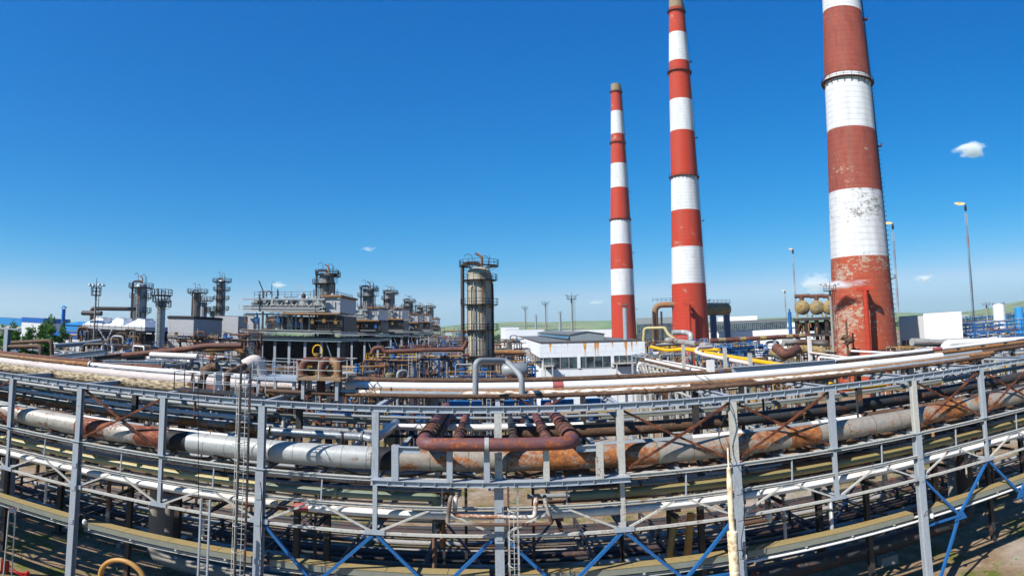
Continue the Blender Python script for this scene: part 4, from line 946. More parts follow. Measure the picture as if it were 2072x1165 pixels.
# ------------------------------------------------------------------ halls and sheds
def hall():
    Y0, Y1 = 150.0, 300.0
    xa, xb = at_y(1092, 715, Y0).x, at_y(1305, 715, Y0).x; zt = at_y(1200, 691, Y0).z; w = xb - xa; P = V(((xa + xb) / 2, Y0, 0))
    t = thing('hall', 'long white flat-roofed hall with a window band and rust runs below its eaves', 'building', P)
    def Z(y): return at_y(1200, y, Y0).z
    def XX(p): return at_y(p, 720, Y0).x
    zw1, zw0 = Z(721), Z(744)
    m = MB(P); m.box((P.x, (Y0 + Y1) / 2, zw0 / 2), (w - .5, Y1 - Y0, zw0)); m.box((P.x, (Y0 + Y1) / 2, (zt + zw1) / 2), (w, Y1 - Y0 + .3, zt - zw1)); m.box((P.x, (Y0 + Y1) / 2 + .5, (zw0 + zw1) / 2), (w - 1.2, Y1 - Y0 - .5, zw1 - zw0))
    m.build('wall', 'hall', t)
    m = MB(P); m.box((P.x, (Y0 + Y1) / 2, zt + .06), (w - .6, Y1 - Y0 - .3, .14)); m.build('roof', 'roof', t)
    m = MB(P)
    for a, b in (((xa, Y0 - .2), (xb, Y0 - .2)), ((xa, Y0 - .2), (xa, Y1)), ((xb, Y0 - .2), (xb, Y1))): m.bar((*a, zt + .1), (*b, zt + .1), .35, .22)
    m.build('parapet_cap', 'brown_pipe', t)
    n = 12; a, b = XX(1099), XX(1303)
    for k in range(n):
        x0, x1 = a + (b - a) * k / n, a + (b - a) * (k + 1) / n
        if k in (4, 8): 
            m = MB(P); m.box(((x0 + x0 + .7) / 2, Y0 - .02, (zw0 + zw1) / 2), (.7, .5, zw1 - zw0)); m.build('pier', 'hall', t); x0 += .75
        f = MB(P); c = V(((x0 + x1) / 2, Y0 - .05, (zw0 + zw1) / 2)); hw, hh = (x1 - x0) / 2 - .03, (zw1 - zw0) / 2
        for p, q in (((-hw, -hh), (hw, -hh)), ((hw, -hh), (hw, hh)), ((hw, hh), (-hw, hh)), ((-hw, hh), (-hw, -hh))): f.bar(c + V((p[0], 0, p[1])), c + V((q[0], 0, q[1])), .12)
        o = f.build('window', 'panel', t); g = MB(P); g.box(c + V((0, .04, 0)), (2 * hw - .1, .04, 2 * hh - .1)); g.build('pane', 'glass', o)
    for k in range(12):
        y0 = Y0 + 3 + k * 11; m = MB(P); m.box((xa + .38, y0 + 4, (zw0 + zw1) / 2), (.1, 9, zw1 - zw0 - .1)); m.build('side_window', 'glass', t)
    rnd = random.Random(8)
    for px, wd, ln in ((1114, 3.2, 17), (1149, 1.2, 8), (1184, 4, 26), (1205, 3, 30), (1210, 3, 26), (1240, 2, 12), (1267, 4, 30), (1279, 2.4, 22), (1289, 1.6, 11)):
        x = XX(px); k = .121; m = MB(P); W_ = wd * k * .8; L = ln * .15; q = [(x - W_, zt - .1 - .15), (x + W_, zt - .25), (x + W_ * .8, zt - L * .4), (x + W_ * .3, zt - L * .6), (x + W_ * .2, zt - L), (x - W_ * .2, zt - L * .95), (x - W_ * .4, zt - L * .55), (x - W_, zt - L * .35)]
        m.extr([(a, Y0 - .154, b) for a, b in q], (0, -.004, 0)); m.build('rust_stain', 'run', t)
    for p0, p1, y in ((1100, 1121, 741), (1241, 1287, 736)):
        m = MB(P); A, B = at_y(p0, y, Y0 - 2), at_y(p1, y, Y0 - 2); m.box(((A.x + B.x) / 2, Y0 - 1.2, A.z), (B.x - A.x, 1.8, .3))
        for f in (.15, .85): m.bar((A.x + (B.x - A.x) * f, Y0 - 1.9, 0), (A.x + (B.x - A.x) * f, Y0 - 1.9, A.z - .1), .3)
        railing(m, [(A.x, Y0 - 2, A.z), (B.x, Y0 - 2, A.z)], .8, .04, 1.5); m.build('service_stand', 'steel_pale', t)
    # raised roof monitor
    ya, yb = Y0 + 14, Y1 - 8; x0, x1 = at_y(1155, 680, ya).x, at_y(1221, 680, ya).x; za, zr = zt + .15, at_y(1190, 671, ya).z; c = (x0 + x1) / 2
    m = MB(P); m.extr([(x0, ya, za), (x1, ya, za), (x1 + .3, ya, zr - .8), (c, ya, zr), (x0 - .3, ya, zr - .8)], (0, yb - ya, 0)); r = m.build('roof_monitor', 'galv', t)
    for s in (-1, 1):
        e = x0 - .5 if s < 0 else x1 + .5
        m = MB(P); m.extr([(e, ya - .3, zr - .8), (c, ya - .3, zr + .08), (c, ya - .3, zr + .2), (e, ya - .3, zr - .62)], (0, yb - ya + .6, 0)); m.build('monitor_roof', 'roof', r)
    k = 0
    while ya + 6 * k < yb - 6:
        m = MB(P); m.extr([(x0 - .05, ya + 6 * k + .2, zr - .9), (x0 - 1.0, ya + 6 * k + .2, za + .5), (x0 - .92, ya + 6 * k + .2, za + .45), (x0 + .03, ya + 6 * k + .2, zr - .95)], (0, 5.4, 0)); m.build('tilted_glazing', 'glass', r); k += 1
hall()
def stack(label, px, y0, y1, D, w, mat='vessel_silver', cap='red_pipe'):
    A = at_d(px, y1, D); r = w * D / F / 2; P = V((A.x, A.y, 0)); zt = at_d(px, y0, D).z
    m = MB(P); m.cyl(P, P + V((0, 0, zt)), r, n=18); t = m.build('vent_stack', mat); tag(t, label, 'stack', 'metal vent stacks')
    m = MB(P); m.lathe(P, [(r * 1.05, zt + r * .9), (r * 1.9, zt + r * .75), (r * 1.5, zt + r * 1.2), (.05, zt + r * 1.9)], 16); 
    for a in range(4): m.bar(P + V((r * cos(a * 1.57), r * sin(a * 1.57), zt - .1)), P + V((r * 1.2 * cos(a * 1.57), r * 1.2 * sin(a * 1.57), zt + r * .9)), .08)
    m.build('rain_cowl', cap, t); return t
stack('thick silver vent stack with a rusty cowl at the front corner of the white hall', 1267, 622, 700, 158, 10)
stack('thin silver vent stack with a plain cap rising beyond the roof monitor', 1134, 634, 690, 250, 5.5, cap='galv')
stack('thinnest pale vent stack standing over the second white hall', 1085, 640, 690, 330, 4, cap='galv')
stack('blue vent stack with flared cap beside the blue-roofed shed', 125, 625, 700, 150, 8, 'navy', 'blue_lt')

def shed(label, px0, px1, ytop, D, dep, wall, roof, band=0, win=None, name='shed', pitch=0, cat='building', ybot=None, group=None, yaw=None):
    A, B = at_d(px0, ytop, D), at_d(px1, ytop, D); c = (A + B) / 2; P = V((c.x, c.y, 0)); w = (B - A).xy.length; zt = c.z
    rz = atan2((B - A).y, (B - A).x) if yaw is None else yaw
    if yaw is not None: w /= cos(atan2(c.x, c.y))
    t = thing(name, label, cat, P, group); t.rotation_euler = (0, 0, rz); O = V((0, 0, 0))
    def bld(m, nm, mt, par=None):
        o = m.build(nm, mt, par or t); return o
    m = MB(); m.box((0, dep / 2, (zt - band) / 2), (w, dep, zt - band)); bld(m, 'wall', wall)
    if band: m = MB(); m.box((0, dep / 2, zt - band / 2), (w + .3, dep + .3, band)); bld(m, 'fascia', roof)
    if pitch:
        m = MB(); m.extr([(-w / 2 - .4, -.4, zt), (-w / 2 - .4, dep + .4, zt), (-w / 2 - .4, dep / 2, zt + pitch)], (w + .8, 0, 0)); bld(m, 'roof', roof)
    else:
        m = MB(); m.box((0, dep / 2, zt + .08), (w - .2, dep - .2, .14)); bld(m, 'roof', 'roof' if band else roof)
    if win:
        n, z0, z1 = win; z0 *= zt; z1 *= zt; ww = w / n
        for k in range(n):
            x = -w / 2 + ww * (k + .5); m = MB(); m.box((x, -.03, (z0 + z1) / 2), (ww * .86, .06, z1 - z0)); bld(m, 'window', 'glass')
    return t
shed('second white hall with grey roof, lying beyond the front hall', 1022, 1100, 667, 300, 60, 'white_wall', 'roof', name='hall')
shed('low white block in the gap between the tall tower and the second hall', 1013, 1050, 662, 360, 30, 'white_wall', 'roof', name='hall')
shed('long glazed workshop stretching behind the middle chimney', 1440, 1592, 648, 430, 40, 'galv', 'roof', band=1.2, win=(38, .35, .93), name='workshop')
shed('white raised block with small blue vents on the glazed workshop', 1452, 1532, 640, 452, 16, 'white_wall', 'roof', name='workshop')
shed('plain long white wall block before the glazed workshop', 1398, 1662, 668, 340, 22, 'white_wall', 'roof', name='hall')
shed('grey flat workshop between the two slimmer chimneys', 1288, 1362, 643, 420, 30, 'galv', 'roof', win=(20, .3, .85), name='workshop')
shed('pale low block reaching from the chimneys to the hall roof', 1040, 1240, 668, 520, 30, 'white_wall', 'roof', name='hall')
shed('white annex with greenish dark windows beside the broadest chimney', 1818, 1872, 640, 196, 30, 'panel', 'roof', win=(1, .3, .62), name='annex')
shed('blank white wall building with square top, right after the windowed annex', 1868, 1945, 632, 186, 24, 'white_wall', 'roof', name='building')
shed('long blue-fronted shed far off beyond the trees', -10, 47, 643, 330, 25, 'panel', 'blue_lt', band=4.2, yaw=0)
shed('white shed with a deep blue fascia beyond the trees', 44, 88, 643, 300, 20, 'white_wall', 'navy', band=2.4, yaw=0)
shed('small white building with blue roof band, below the blue stack', 107, 178, 671, 140, 12, 'white_wall', 'navy', band=1.6, yaw=0)
shed('light blue roof behind the blue stack', 126, 160, 657, 230, 20, 'blue_lt', 'blue_lt', pitch=1.5, yaw=0)
shed('bright blue hut glimpsed between the slim silver tower and the fan shrouds', 296, 316, 662, 200, 14, 'navy', 'navy', yaw=0)
shed('white shed just below the bright blue hut', 294, 318, 672, 170, 14, 'white_wall', 'roof', yaw=0)
# clad boxes among the left-hand towers
shed('pale clad box with dark roof line, wider of the two near the slim silver tower', 340, 392, 640, 132, 14, 'panel', 'black', name='clad_box', cat='plant housing', band=.5, yaw=0)
shed('pale clad box nearer to the first cooler unit', 434, 482, 640, 150, 14, 'panel', 'roof', name='clad_box', cat='plant housing', yaw=0)
# far town
rnd = random.Random(21)
for k in range(46):
    az = rnd.choice((rnd.uniform(.02, .22), rnd.uniform(.24, .5), rnd.uniform(.55, .8), rnd.uniform(-.7, -.05)))
    D = rnd.uniform(1500, 2600); w = rnd.uniform(18, 70); h = rnd.uniform(8, 17); P = V((D * sin(az), D * cos(az), 0))
    m = MB(P); m.box(P + V((0, 0, h / 2)), (w, 18, h), -az)
    o = m.build('town_block', rnd.choice(('white_wall', 'panel', 'conc', 'white_wall', 'blue_lt', 'galv'))); tag(o, 'tiny pale block of the distant town on the horizon', 'building', 'blocks of the distant town')
    o2 = MB(P); o2.box(P + V((0, 0, h + .4)), (w * 1.02, 18.5, .8), -az); o2.build('roof', 'roof', o)

# ------------------------------------------------------------------ trees
def leaf_cloud(m, c, rx, rz, n, s, rnd):
    for _ in range(n):
        u = V((rnd.gauss(0, 1), rnd.gauss(0, 1), rnd.gauss(0, 1))).normalized() * (rnd.random() ** .45)
        p = V(c) + V((u.x * rx, u.y * rx, u.z * rz)); a = V((rnd.gauss(0, 1), rnd.gauss(0, 1), rnd.gauss(0, .7))).normalized(); b = a.cross(V((rnd.random(), rnd.random(), rnd.random() + .2))).normalized()
        k = s * rnd.uniform(.6, 1.3); m._add([p - a * k, p + b * k * .6, p + a * k, p - b * k * .6], [(0, 1, 2, 3)])
def tree(label, px, ytop, D, wpx, seed, group='trees near the blue sheds', mat='leaf'):
    rnd = random.Random(seed); A = at_d(px, ytop, D); P = V((A.x, A.y, 0)); H_ = A.z; w = wpx * D / F / 2
    t = thing('tree', label, 'tree', P, group)
    m = MB(P); m.tube([P, P + V((.1, .1, H_ * .4)), P + V((.3, 0, H_ * .8))], [.28, .2, .07], 7)
    for k in range(5):
        a = rnd.uniform(0, 6.28); z = H_ * rnd.uniform(.3, .6); m.tube([P + V((0, 0, z)), P + V((cos(a) * w * .6, sin(a) * w * .6, z + H_ * .25))], [.12, .04], 5)
    m.build('trunk', 'bark', t)
    m = MB(P)
    for k in range(11):
        a = rnd.uniform(0, 6.28); q = rnd.uniform(.2, .75) * w; z = H_ * rnd.uniform(.5, .86); rr = w * rnd.uniform(.28, .5)
        leaf_cloud(m, P + V((cos(a) * q, sin(a) * q, z)), rr, rr * .85, 300, .34, rnd)
    leaf_cloud(m, P + V((0, 0, H_ * .86)), w * .4, H_ * .15, 380, .34, rnd)
    m.build('crown', mat, t); return t
for k, (px, y, D, w, lab) in enumerate(((8, 656, 100, 60, 'round green tree partly cut off beside the grey post'), (34, 660, 96, 50, 'low leafy tree just below the long blue shed'), (58, 662, 98, 46, 'bushy tree under the white shed with blue fascia'), (84, 652, 102, 46, 'green tree between the sheds and the blue stack'),
        (104, 636, 130, 56, 'tallest darker tree directly before the blue stack'), (128, 650, 135, 40, 'leafy tree tucked behind the blue stack'), (28, 648, 170, 44, 'small dark tree between the two blue sheds'), (66, 658, 140, 50, 'broad pale green tree below the deep blue fascia'), (90, 646, 150, 46, 'tall green tree beside the deep blue fascia'), (14, 672, 80, 60, 'leafy green bush by the foot of the grey post'), (50, 674, 78, 60, 'leafy green bush behind the grey and white pipe rack'), (92, 676, 80, 54, 'green bush in front of the small blue-banded building'), (140, 648, 260, 24, 'distant tree past the blue stack'))):
    tree(lab, px, y, D, w, 40 + k)
def treeline():
    rnd = random.Random(77); m = MB()
    for k in range(760):
        az = rnd.uniform(-.85, .92); D = rnd.uniform(900, 1500); h = rnd.uniform(5, 11); P = V((D * sin(az), D * cos(az), 0))
        for j in range(3):
            leaf_cloud(m, P + V((rnd.uniform(-6, 6), rnd.uniform(-6, 6), h * .5)), rnd.uniform(4, 8), h * .5, 14, 2.2, rnd)
    o = m.build('treeline', 'leaf_far'); o['kind'] = 'stuff'
treeline()

# ------------------------------------------------------------------ floodlight masts, flares
def lamp_mast(label, px, ytop, D, w, proto=[None]):
    A = at_d(px, ytop, D); P = V((A.x, A.y, 0)); zt = A.z
    t = thing('floodlight_mast', label, 'floodlight mast', P, 'floodlight masts'); r = w * D / F / 2; q = zt - 2.6
    m = MB(P); m.cyl(P, P + V((0, 0, q)), r * 1.15, r * .8, n=12); m.build('pole', 'conc', t)
    m = MB(P); m.lathe(P + V((0, 0, q)), [(r, 0), (r * 4.5, 0), (r * 4.5, .12), (r, .12)], 14, 0, False); c = P + V((0, 0, q))
    railing(m, [c + V((r * 4.4 * cos(a * pi / 4), r * 4.4 * sin(a * pi / 4), .1)) for a in range(8)], 1.1, .035, 2, True); m.build('lamp_platform', 'steel_dark', t)
    m = MB(P); m.cyl(c, c + V((0, 0, 2.6)), .09, .03, 6); m.build('lightning_rod', 'steel_dark', t)
    for k, a in enumerate((-2.6, -.5, .4, 2.7)):
        e = c + V((cos(a) * r * 6, sin(a) * r * 6, 1.7)); m = MB(P); m.bar(c + V((cos(a) * r * 4, sin(a) * r * 4, 1.0)), e, .08); m.lathe(e, [(.08, .1), (.32, -.25), (.3, -.3)], 10); m.build('floodlight', 'galv', t)
    m = MB(P); ladder_mb(m, P + V((r * 2.2, -.1, 1)), P + V((r * 2.2, -.1, q)), .5, .03, .6, (1, 0, 0)); m.build('ladder', 'steel_dark', t)
for lab, px, y, D, w in (('floodlight mast with four lamps standing before the pale fan shrouds', 196, 562, 82, 4.6), ('floodlight mast beyond the white hall, stoutest of the distant three', 1156, 590, 190, 4.5), ('thin distant floodlight mast over the hall roof, middle of three', 1103, 606, 290, 3), ('smallest distant floodlight mast above the second white hall', 1062, 616, 330, 2.6),
        ('floodlight mast standing close against the broadest chimney', 1678, 566, 130, 6), ('far floodlight mast among the blue process racks', 1995, 608, 330, 4)):
    lamp_mast(lab, px, y, D, w)
def flame_mat():
    t = NT('flame'); e = t.n('ShaderNodeEmission'); g = t.noise(t.coords((1, 1, 1), False), .6, 3)
    t.l(t.ramp(g, [(.35, (1, .42, .12, 1)), (.65, (1, .72, .38, 1))]), e.inputs[0]); e.inputs[1].default_value = 1.0; t.l(e.outputs[0], t.out.inputs[0]); return t.m
MT['flame'] = flame_mat()
def flare(label, px, ytop, D, w, flame=1.0):
    A = at_d(px, ytop, D); P = V((A.x, A.y, 0)); zt = A.z; t = thing('flare_stack', label, 'flare stack', P, 'flare stacks'); s = w * D / F
    m = MB(P); m.cyl(P, P + V((0, 0, zt)), s * .1, n=8); m.build('riser', 'galv', t)
    n = 12; cs = [V((s / 2 * cos(a), s / 2 * sin(a), 0)) for a in (.5, 2.6, 4.7)]; H_ = zt * .93
    for k in range(n):
        m = MB(P); z0, z1 = H_ * k / n, H_ * (k + 1) / n
        for i in range(3):
            a, b = cs[i], cs[(i + 1) % 3]; m.bar(P + a + V((0, 0, z0)), P + a + V((0, 0, z1)), s * .08); q = 4
            for j in range(q):
                u0, u1 = z0 + (z1 - z0) * j / q, z0 + (z1 - z0) * (j + 1) / q
                m.bar(P + a + V((0, 0, u0)), P + b + V((0, 0, u1)), s * .05); m.bar(P + a + V((0, 0, u1)), P + b + V((0, 0, u1)), s * .05)
        m.build('lattice_section', ['galv', 'pinkred', 'galv', 'steel_pale'][k % 4], t)
    m = MB(P); c = P + V((0, 0, zt)); m.lathe(c, [(s * .2, -zt * .05), (s * .5, -zt * .04), (s * .5, -zt * .02), (s * .3, -zt * .015), (s * .3, 0)], 10); m.build('burner_tip', 'black', t)
    if flame:
        m = MB(P); f = s * 1.3 * flame; vw = P.normalized(); d = V((-vw.y, vw.x, 0)).normalized() * 1
        if d.x > 0: d = -d
        pts = [c + V((0, 0, .2)), c + d * f * .8 + V((0, 0, f * .25)), c + d * f * 1.7 + V((0, 0, f * .2)), c + d * f * 2.6 + V((0, 0, f * .5)), c + d * f * 3.1 + V((0, 0, f * .45))]
        m.tube(pts, [s * .25, f * .36, f * .48, f * .3, f * .05], 8); m.build('flame', 'flame', t)
    return t
flare('tallest flare stack with an orange flame, standing clear of the chimneys', 1953, 413, 330, 5.5, 1.0)
flare('flare stack half hidden behind the broadest chimney, small flame on top', 1806, 452, 420, 5, .9)
flare('thin flare stack with a pale flame above the rust-patched drums', 1604, 504, 560, 4, .55)
flare('shortest flare stack, red and white, beside the blue tank', 1588, 588, 480, 3, .5)
# ------------------------------------------------------------------ generic process skids: frame, pipes, vessels, valves
def skid(label, px0, px1, ytop, Y, dep, seed, frame='blue_dk', pm=('brown_pipe', 'red_pipe', 'grey_pipe', 'tan_pipe'), n=16, levels=2, vess=2, valves=4, name='pipework_skid', vm=('vessel_grey', 'vessel_patch'), arches=.6, rail=True, vmat='blue'):
    arches *= .72
    rnd = random.Random(seed); yr = 705
    x0, x1 = at_y(px0, yr, Y).x, at_y(px1, yr, Y).x; zt = at_y((px0 + px1) / 2, ytop, Y).z; P = V(((x0 + x1) / 2, Y, 0)); w = x1 - x0
    t = thing(name, label, 'process skid', P)
    lv = [zt * (.45 + .5 * (k + 1) / levels) if levels > 1 else zt * .8 for k in range(levels)]; lv[-1] = zt * .93
    if levels > 1: lv[0] = zt * .62
    nx = max(2, round(w / 6)); xs = [x0 + w * k / nx for k in range(nx + 1)]
    for y in (Y, Y + dep):
        for x in xs:
            m = MB(P); m.bar((x, y, 0), (x, y, lv[-1]), .3); m.build('frame_column', frame, t)
        for z in lv:
            m = MB(P); m.ibeam((x0, y, z), (x1, y, z), .22, .32, .05); m.build('frame_beam', frame, t)
    for x in xs:
        for z in lv: m = MB(P); m.bar((x, Y, z - .05), (x, Y + dep, z - .05), .2, .26); m.build('frame_beam', frame, t)
    if rail:
        m = MB(P); z = lv[0] + .2; m.box((P.x, Y + .2, z - .03), (w, 1.2, .06)); railing(m, [(x0, Y - .4, z), (x1, Y - .4, z)], 1.1, .04, 1.5); m.build('walkway', frame, t)
    for k in range(int(n * 1.9)):
        r = rnd.choice((.05, .06, .08, .1, .12, .16, .22, .28)); x = rnd.uniform(x0 + .5, x1 - .5); y = Y + rnd.uniform(-.5, dep); u = rnd.random(); m = MB(P); mt = rnd.choice(pm)
        if u < arches * .6: bz = rnd.choice((0, lv[0])); arch(m, (x, y, bz), rnd.uniform(max(.5, bz / zt + .12), 1.06) * zt - bz, rnd.choice((-1, 1)) * rnd.uniform(1.2, 3.4), rnd.uniform(-1, 1), r)
        elif u < arches:
            h = rnd.uniform(.5, 1.0) * zt; m.tube(fillet([(x, y, 0), (x, y, h), (x + rnd.choice((-1, 1)) * rnd.uniform(2, 5), y, h), (x + rnd.choice((-4, 4)), y + 3, h)], r * 3, 5), r, 8)
        elif u < arches + (1 - arches) * .65:
            z = rnd.choice(lv) + r + rnd.choice((.05, .2, -.8)); a = rnd.uniform(x0 - 1, P.x); b = rnd.uniform(P.x, x1 + 1); m.tube([(a, y, z), (b, y, z)], r, 8)
        else:
            z = rnd.choice(lv) + r + .3; m.tube([(x, Y - 1, z), (x, Y + dep + 1, z)], r, 8)
        m.build('pipe', mt, t)
    for k in range(int(n * 1.1)):
        x = rnd.uniform(x0, x1); y = Y + rnd.uniform(-.6, dep); r = rnd.choice((.035, .05, .07)); z = rnd.choice(lv) * rnd.uniform(.5, 1.0); m = MB(P); u = rnd.random()
        if u < .4: m.bar((x, y, z), (x, y, min(zt * 1.08, z + rnd.uniform(1.5, 5))), r * 2)
        elif u < .75: m.bar((x, y, z), (min(x1 + .5, x + rnd.uniform(1.5, 6)), y, z), r * 2)
        else: m.bar((x, y, z), (x + rnd.uniform(-2, 2), y + rnd.uniform(-1, 1), z + rnd.uniform(1, 3)), r * 2)
        m.build('small_line', rnd.choice(pm + ('steel_dark', 'steel_pale', 'galv')), t)
    m = MB(P); z = lv[-1] + .2; railing(m, [(x0, Y - .2, z), (x1, Y - .2, z)], 1.0, .035, 1.8); m.build('top_rail', rnd.choice((frame, 'steel_dark', 'yellow', 'steel_pale')), t)
    m = MB(P); x = rnd.uniform(x0, x1); ladder_mb(m, (x, Y - .6, 0), (x, Y - .6, zt), .5, .03, .5); m.build('ladder', 'steel_pale', t)
    for k in range(vess):
        r = rnd.uniform(.6, 1.1); x = rnd.uniform(x0 + 1, x1 - 1); y = Y + rnd.uniform(0, dep * .7); m = MB(P)
        if rnd.random() < .6:
            h = zt * rnd.uniform(.5, .95); m.lathe((x, y, 0), [(r, .6), (r, h - r * .5), (r * .8, h - r * .2), (.1, h)], 14); m.build('vessel', rnd.choice(vm), t)
        else:
            z = lv[0] + r + .3; L = rnd.uniform(2, 3.5); m.tube([(x - L / 2 - .3, y, z), (x - L / 2, y, z), (x + L / 2, y, z), (x + L / 2 + .3, y, z)], [r * .55, r, r, r * .55], 14); m.build('drum', rnd.choice(vm), t)
    for k in range(int(valves * 1.6)):
        c = V((rnd.uniform(x0 + .5, x1 - .5), Y - .3 + rnd.uniform(0, 2), rnd.choice(lv) + rnd.uniform(.3, .8))); m = MB(P); m.ball(c, .32, 8); m.cyl(c - V((.5, 0, 0)), c + V((.5, 0, 0)), .2, n=8); m.cyl(c, c + V((0, 0, .9)), .06, n=6)
        m.tube([c + V((.4 * cos(a * pi / 5), .4 * sin(a * pi / 5), .9)) for a in range(11)], .05, 4); 
        if k % 2: m.box(c + V((0, 0, .55)), (.5, .5, .7))
        m.build('valve', vmat if k % 3 else 'brass', t)
    return t
S = skid
B_ = ('brown_pipe', 'red_pipe', 'grey_pipe', 'tan_pipe', 'red_pipe')
S('blue-framed skid of rusty arched pipes just beside the first cooler unit', 742, 840, 715, 92, 9, 1, 'blue_dk', B_, 22, 2, 2, 6)
S('blue-framed skid of rusty arched pipes between the first skid and the tall tower', 842, 935, 712, 97, 9, 2, 'blue_dk', B_, 22, 2, 2, 7)
S('skid with red-brown headers under the receding cooler row, second rank', 790, 900, 694, 128, 10, 3, 'blue_dk', B_, 24, 2, 2, 4)
S('skid with blue decks and rusty arches behind the tall tower base', 880, 960, 690, 150, 10, 4, 'blue', B_, 22, 2, 1, 6)
S('distant tangle of rusty arches past the cooler row, third rank', 850, 945, 678, 190, 12, 5, 'steel', B_, 24, 2, 2, 3)
S('faraway tangle of grey and red pipes near the horizon, next to the tall tower', 895, 945, 665, 270, 14, 6, 'steel', B_, 22, 2, 2, 3)
S('skid of pipes and blue stairs squeezed between the tall tower and the white hall', 1000, 1062, 708, 120, 10, 7, 'blue_dk', B_, 22, 2, 2, 5)
S('rusty skid before the second white hall, beyond the tower', 1000, 1055, 685, 190, 14, 8, 'steel_dark', B_, 22, 2, 2, 3)
S('blue walkway skid along the side wall of the white hall', 1030, 1082, 730, 100, 8, 9, 'blue', B_, 16, 2, 1, 4)
S('low pipe rack at the foot of the tall tower with white drums', 900, 1075, 752, 76, 7, 10, 'blue_dk', ('grey_pipe', 'steel_dark', 'brown_pipe', 'blue_dk', 'red_pipe'), 20, 1, 1, 5)
S('dark skid in front of the first cooler unit legs', 500, 600, 735, 84, 9, 12, 'steel_dark', B_, 16, 2, 2, 3)
S('dark skid with small blue cabinets beside the first cooler unit legs', 605, 735, 742, 80, 9, 13, 'steel_dark', B_, 16, 2, 1, 5)
WB = ('grey_pipe', 'white_pipe', 'brown_pipe', 'silver', 'tan_pipe')
S('dark cooler framework crowded with pipes behind the slim silver tower', 215, 312, 690, 92, 10, 14, 'steel_dark', B_, 22, 2, 2, 4)
S('pipework beneath the wider pale clad box', 330, 400, 672, 110, 9, 15, 'steel_dark', B_, 18, 2, 2, 3)
S('pipework beneath the second pale clad box', 405, 486, 676, 112, 9, 16, 'steel_dark', B_, 20, 2, 2, 3)
S('low skid of white and brown pipes in front of the clad boxes', 335, 490, 712, 72, 8, 17, 'steel', WB, 24, 2, 1, 5)
S('low rack of grey and white pipes behind the brown portals', 100, 215, 705, 70, 8, 18, 'steel', WB, 20, 1, 0, 3)
S('low rack of grey and white pipes below the trees', -20, 95, 705, 66, 8, 19, 'steel', WB, 18, 1, 0, 3)
S('low skid in front of the slim silver tower with pale headers', 215, 335, 716, 66, 8, 20, 'steel', WB, 20, 1, 0, 3)
YB = ('grey_pipe', 'tan_pipe', 'yellow', 'white_pipe', 'brown_pipe')
S('pipe rack with yellow handrails running toward the middle chimney', 1310, 1400, 690, 160, 14, 21, 'steel_dark', YB, 24, 2, 2, 4, vmat='blue')
S('crowded rack of tan pipes between the white hall and the middle chimney', 1305, 1395, 710, 118, 12, 22, 'steel', YB, 24, 2, 1, 4)
S('blue manifold skid with many blue valves under the banded pipe', 1445, 1545, 694, 108, 9, 23, 'blue', ('blue', 'blue_dk', 'grey_pipe', 'blue'), 26, 2, 2, 12)
S('blue and yellow skid beside the blue manifold, toward the broadest chimney', 1545, 1625, 700, 104, 9, 24, 'blue_dk', ('blue', 'vessel_patch', 'red_pipe', 'yellow', 'grey_pipe'), 24, 2, 2, 8)
S('rusty skid with fat green-grey headers at the foot of the broadest chimney', 1585, 1690, 706, 96, 8, 25, 'steel_dark', ('vessel_patch', 'red_pipe', 'brown_pipe', 'grey_pipe'), 22, 2, 2, 4)
S('rack of pale pipes under the plain white wall block', 1390, 1470, 690, 190, 12, 26, 'steel', YB, 20, 2, 1, 3)
S('low white lattice rack in front of the blue manifold', 1400, 1600, 745, 78, 8, 27, 'steel_pale', WB, 26, 1, 0, 4)
S('low grey skid between the white hall and the lattice bridge', 1312, 1440, 748, 84, 8, 28, 'steel_pale', WB, 24, 1, 0, 3)
BB = ('blue', 'red_pipe', 'white_pipe', 'grey_pipe', 'blue_lt')
S('blue many-decked rack past the blank white building, first of three', 1950, 2085, 668, 150, 14, 29, 'blue', BB, 26, 3, 1, 8)
S('blue many-decked rack past the blank white building, second of three', 1940, 2085, 648, 215, 16, 30, 'blue', BB, 26, 3, 1, 8)
S('blue many-decked rack past the blank white building, third of three', 1945, 2085, 636, 300, 18, 31, 'blue_lt', BB, 26, 3, 1, 6)
S('yellow-railed skid at the foot of the blue racks', 1950, 2080, 690, 115, 9, 32, 'yellow', ('yellow', 'grey_pipe', 'white_pipe', 'blue'), 22, 2, 1, 5)
S('skid of grey and white pipes behind the thick white elbow pipe', 1830, 1960, 706, 84, 9, 33, 'steel', WB, 24, 2, 1, 4)
S('skid of rusty and grey pipes beneath the thick white elbow pipe', 1930, 2085, 708, 66, 8, 34, 'steel', ('grey_pipe', 'tan_pipe', 'brown_pipe', 'white_pipe'), 24, 2, 1, 4)
S('small rack of pipes standing in front of the windowed annex', 1812, 1880, 700, 110, 9, 35, 'steel_dark', WB, 16, 2, 1, 3)

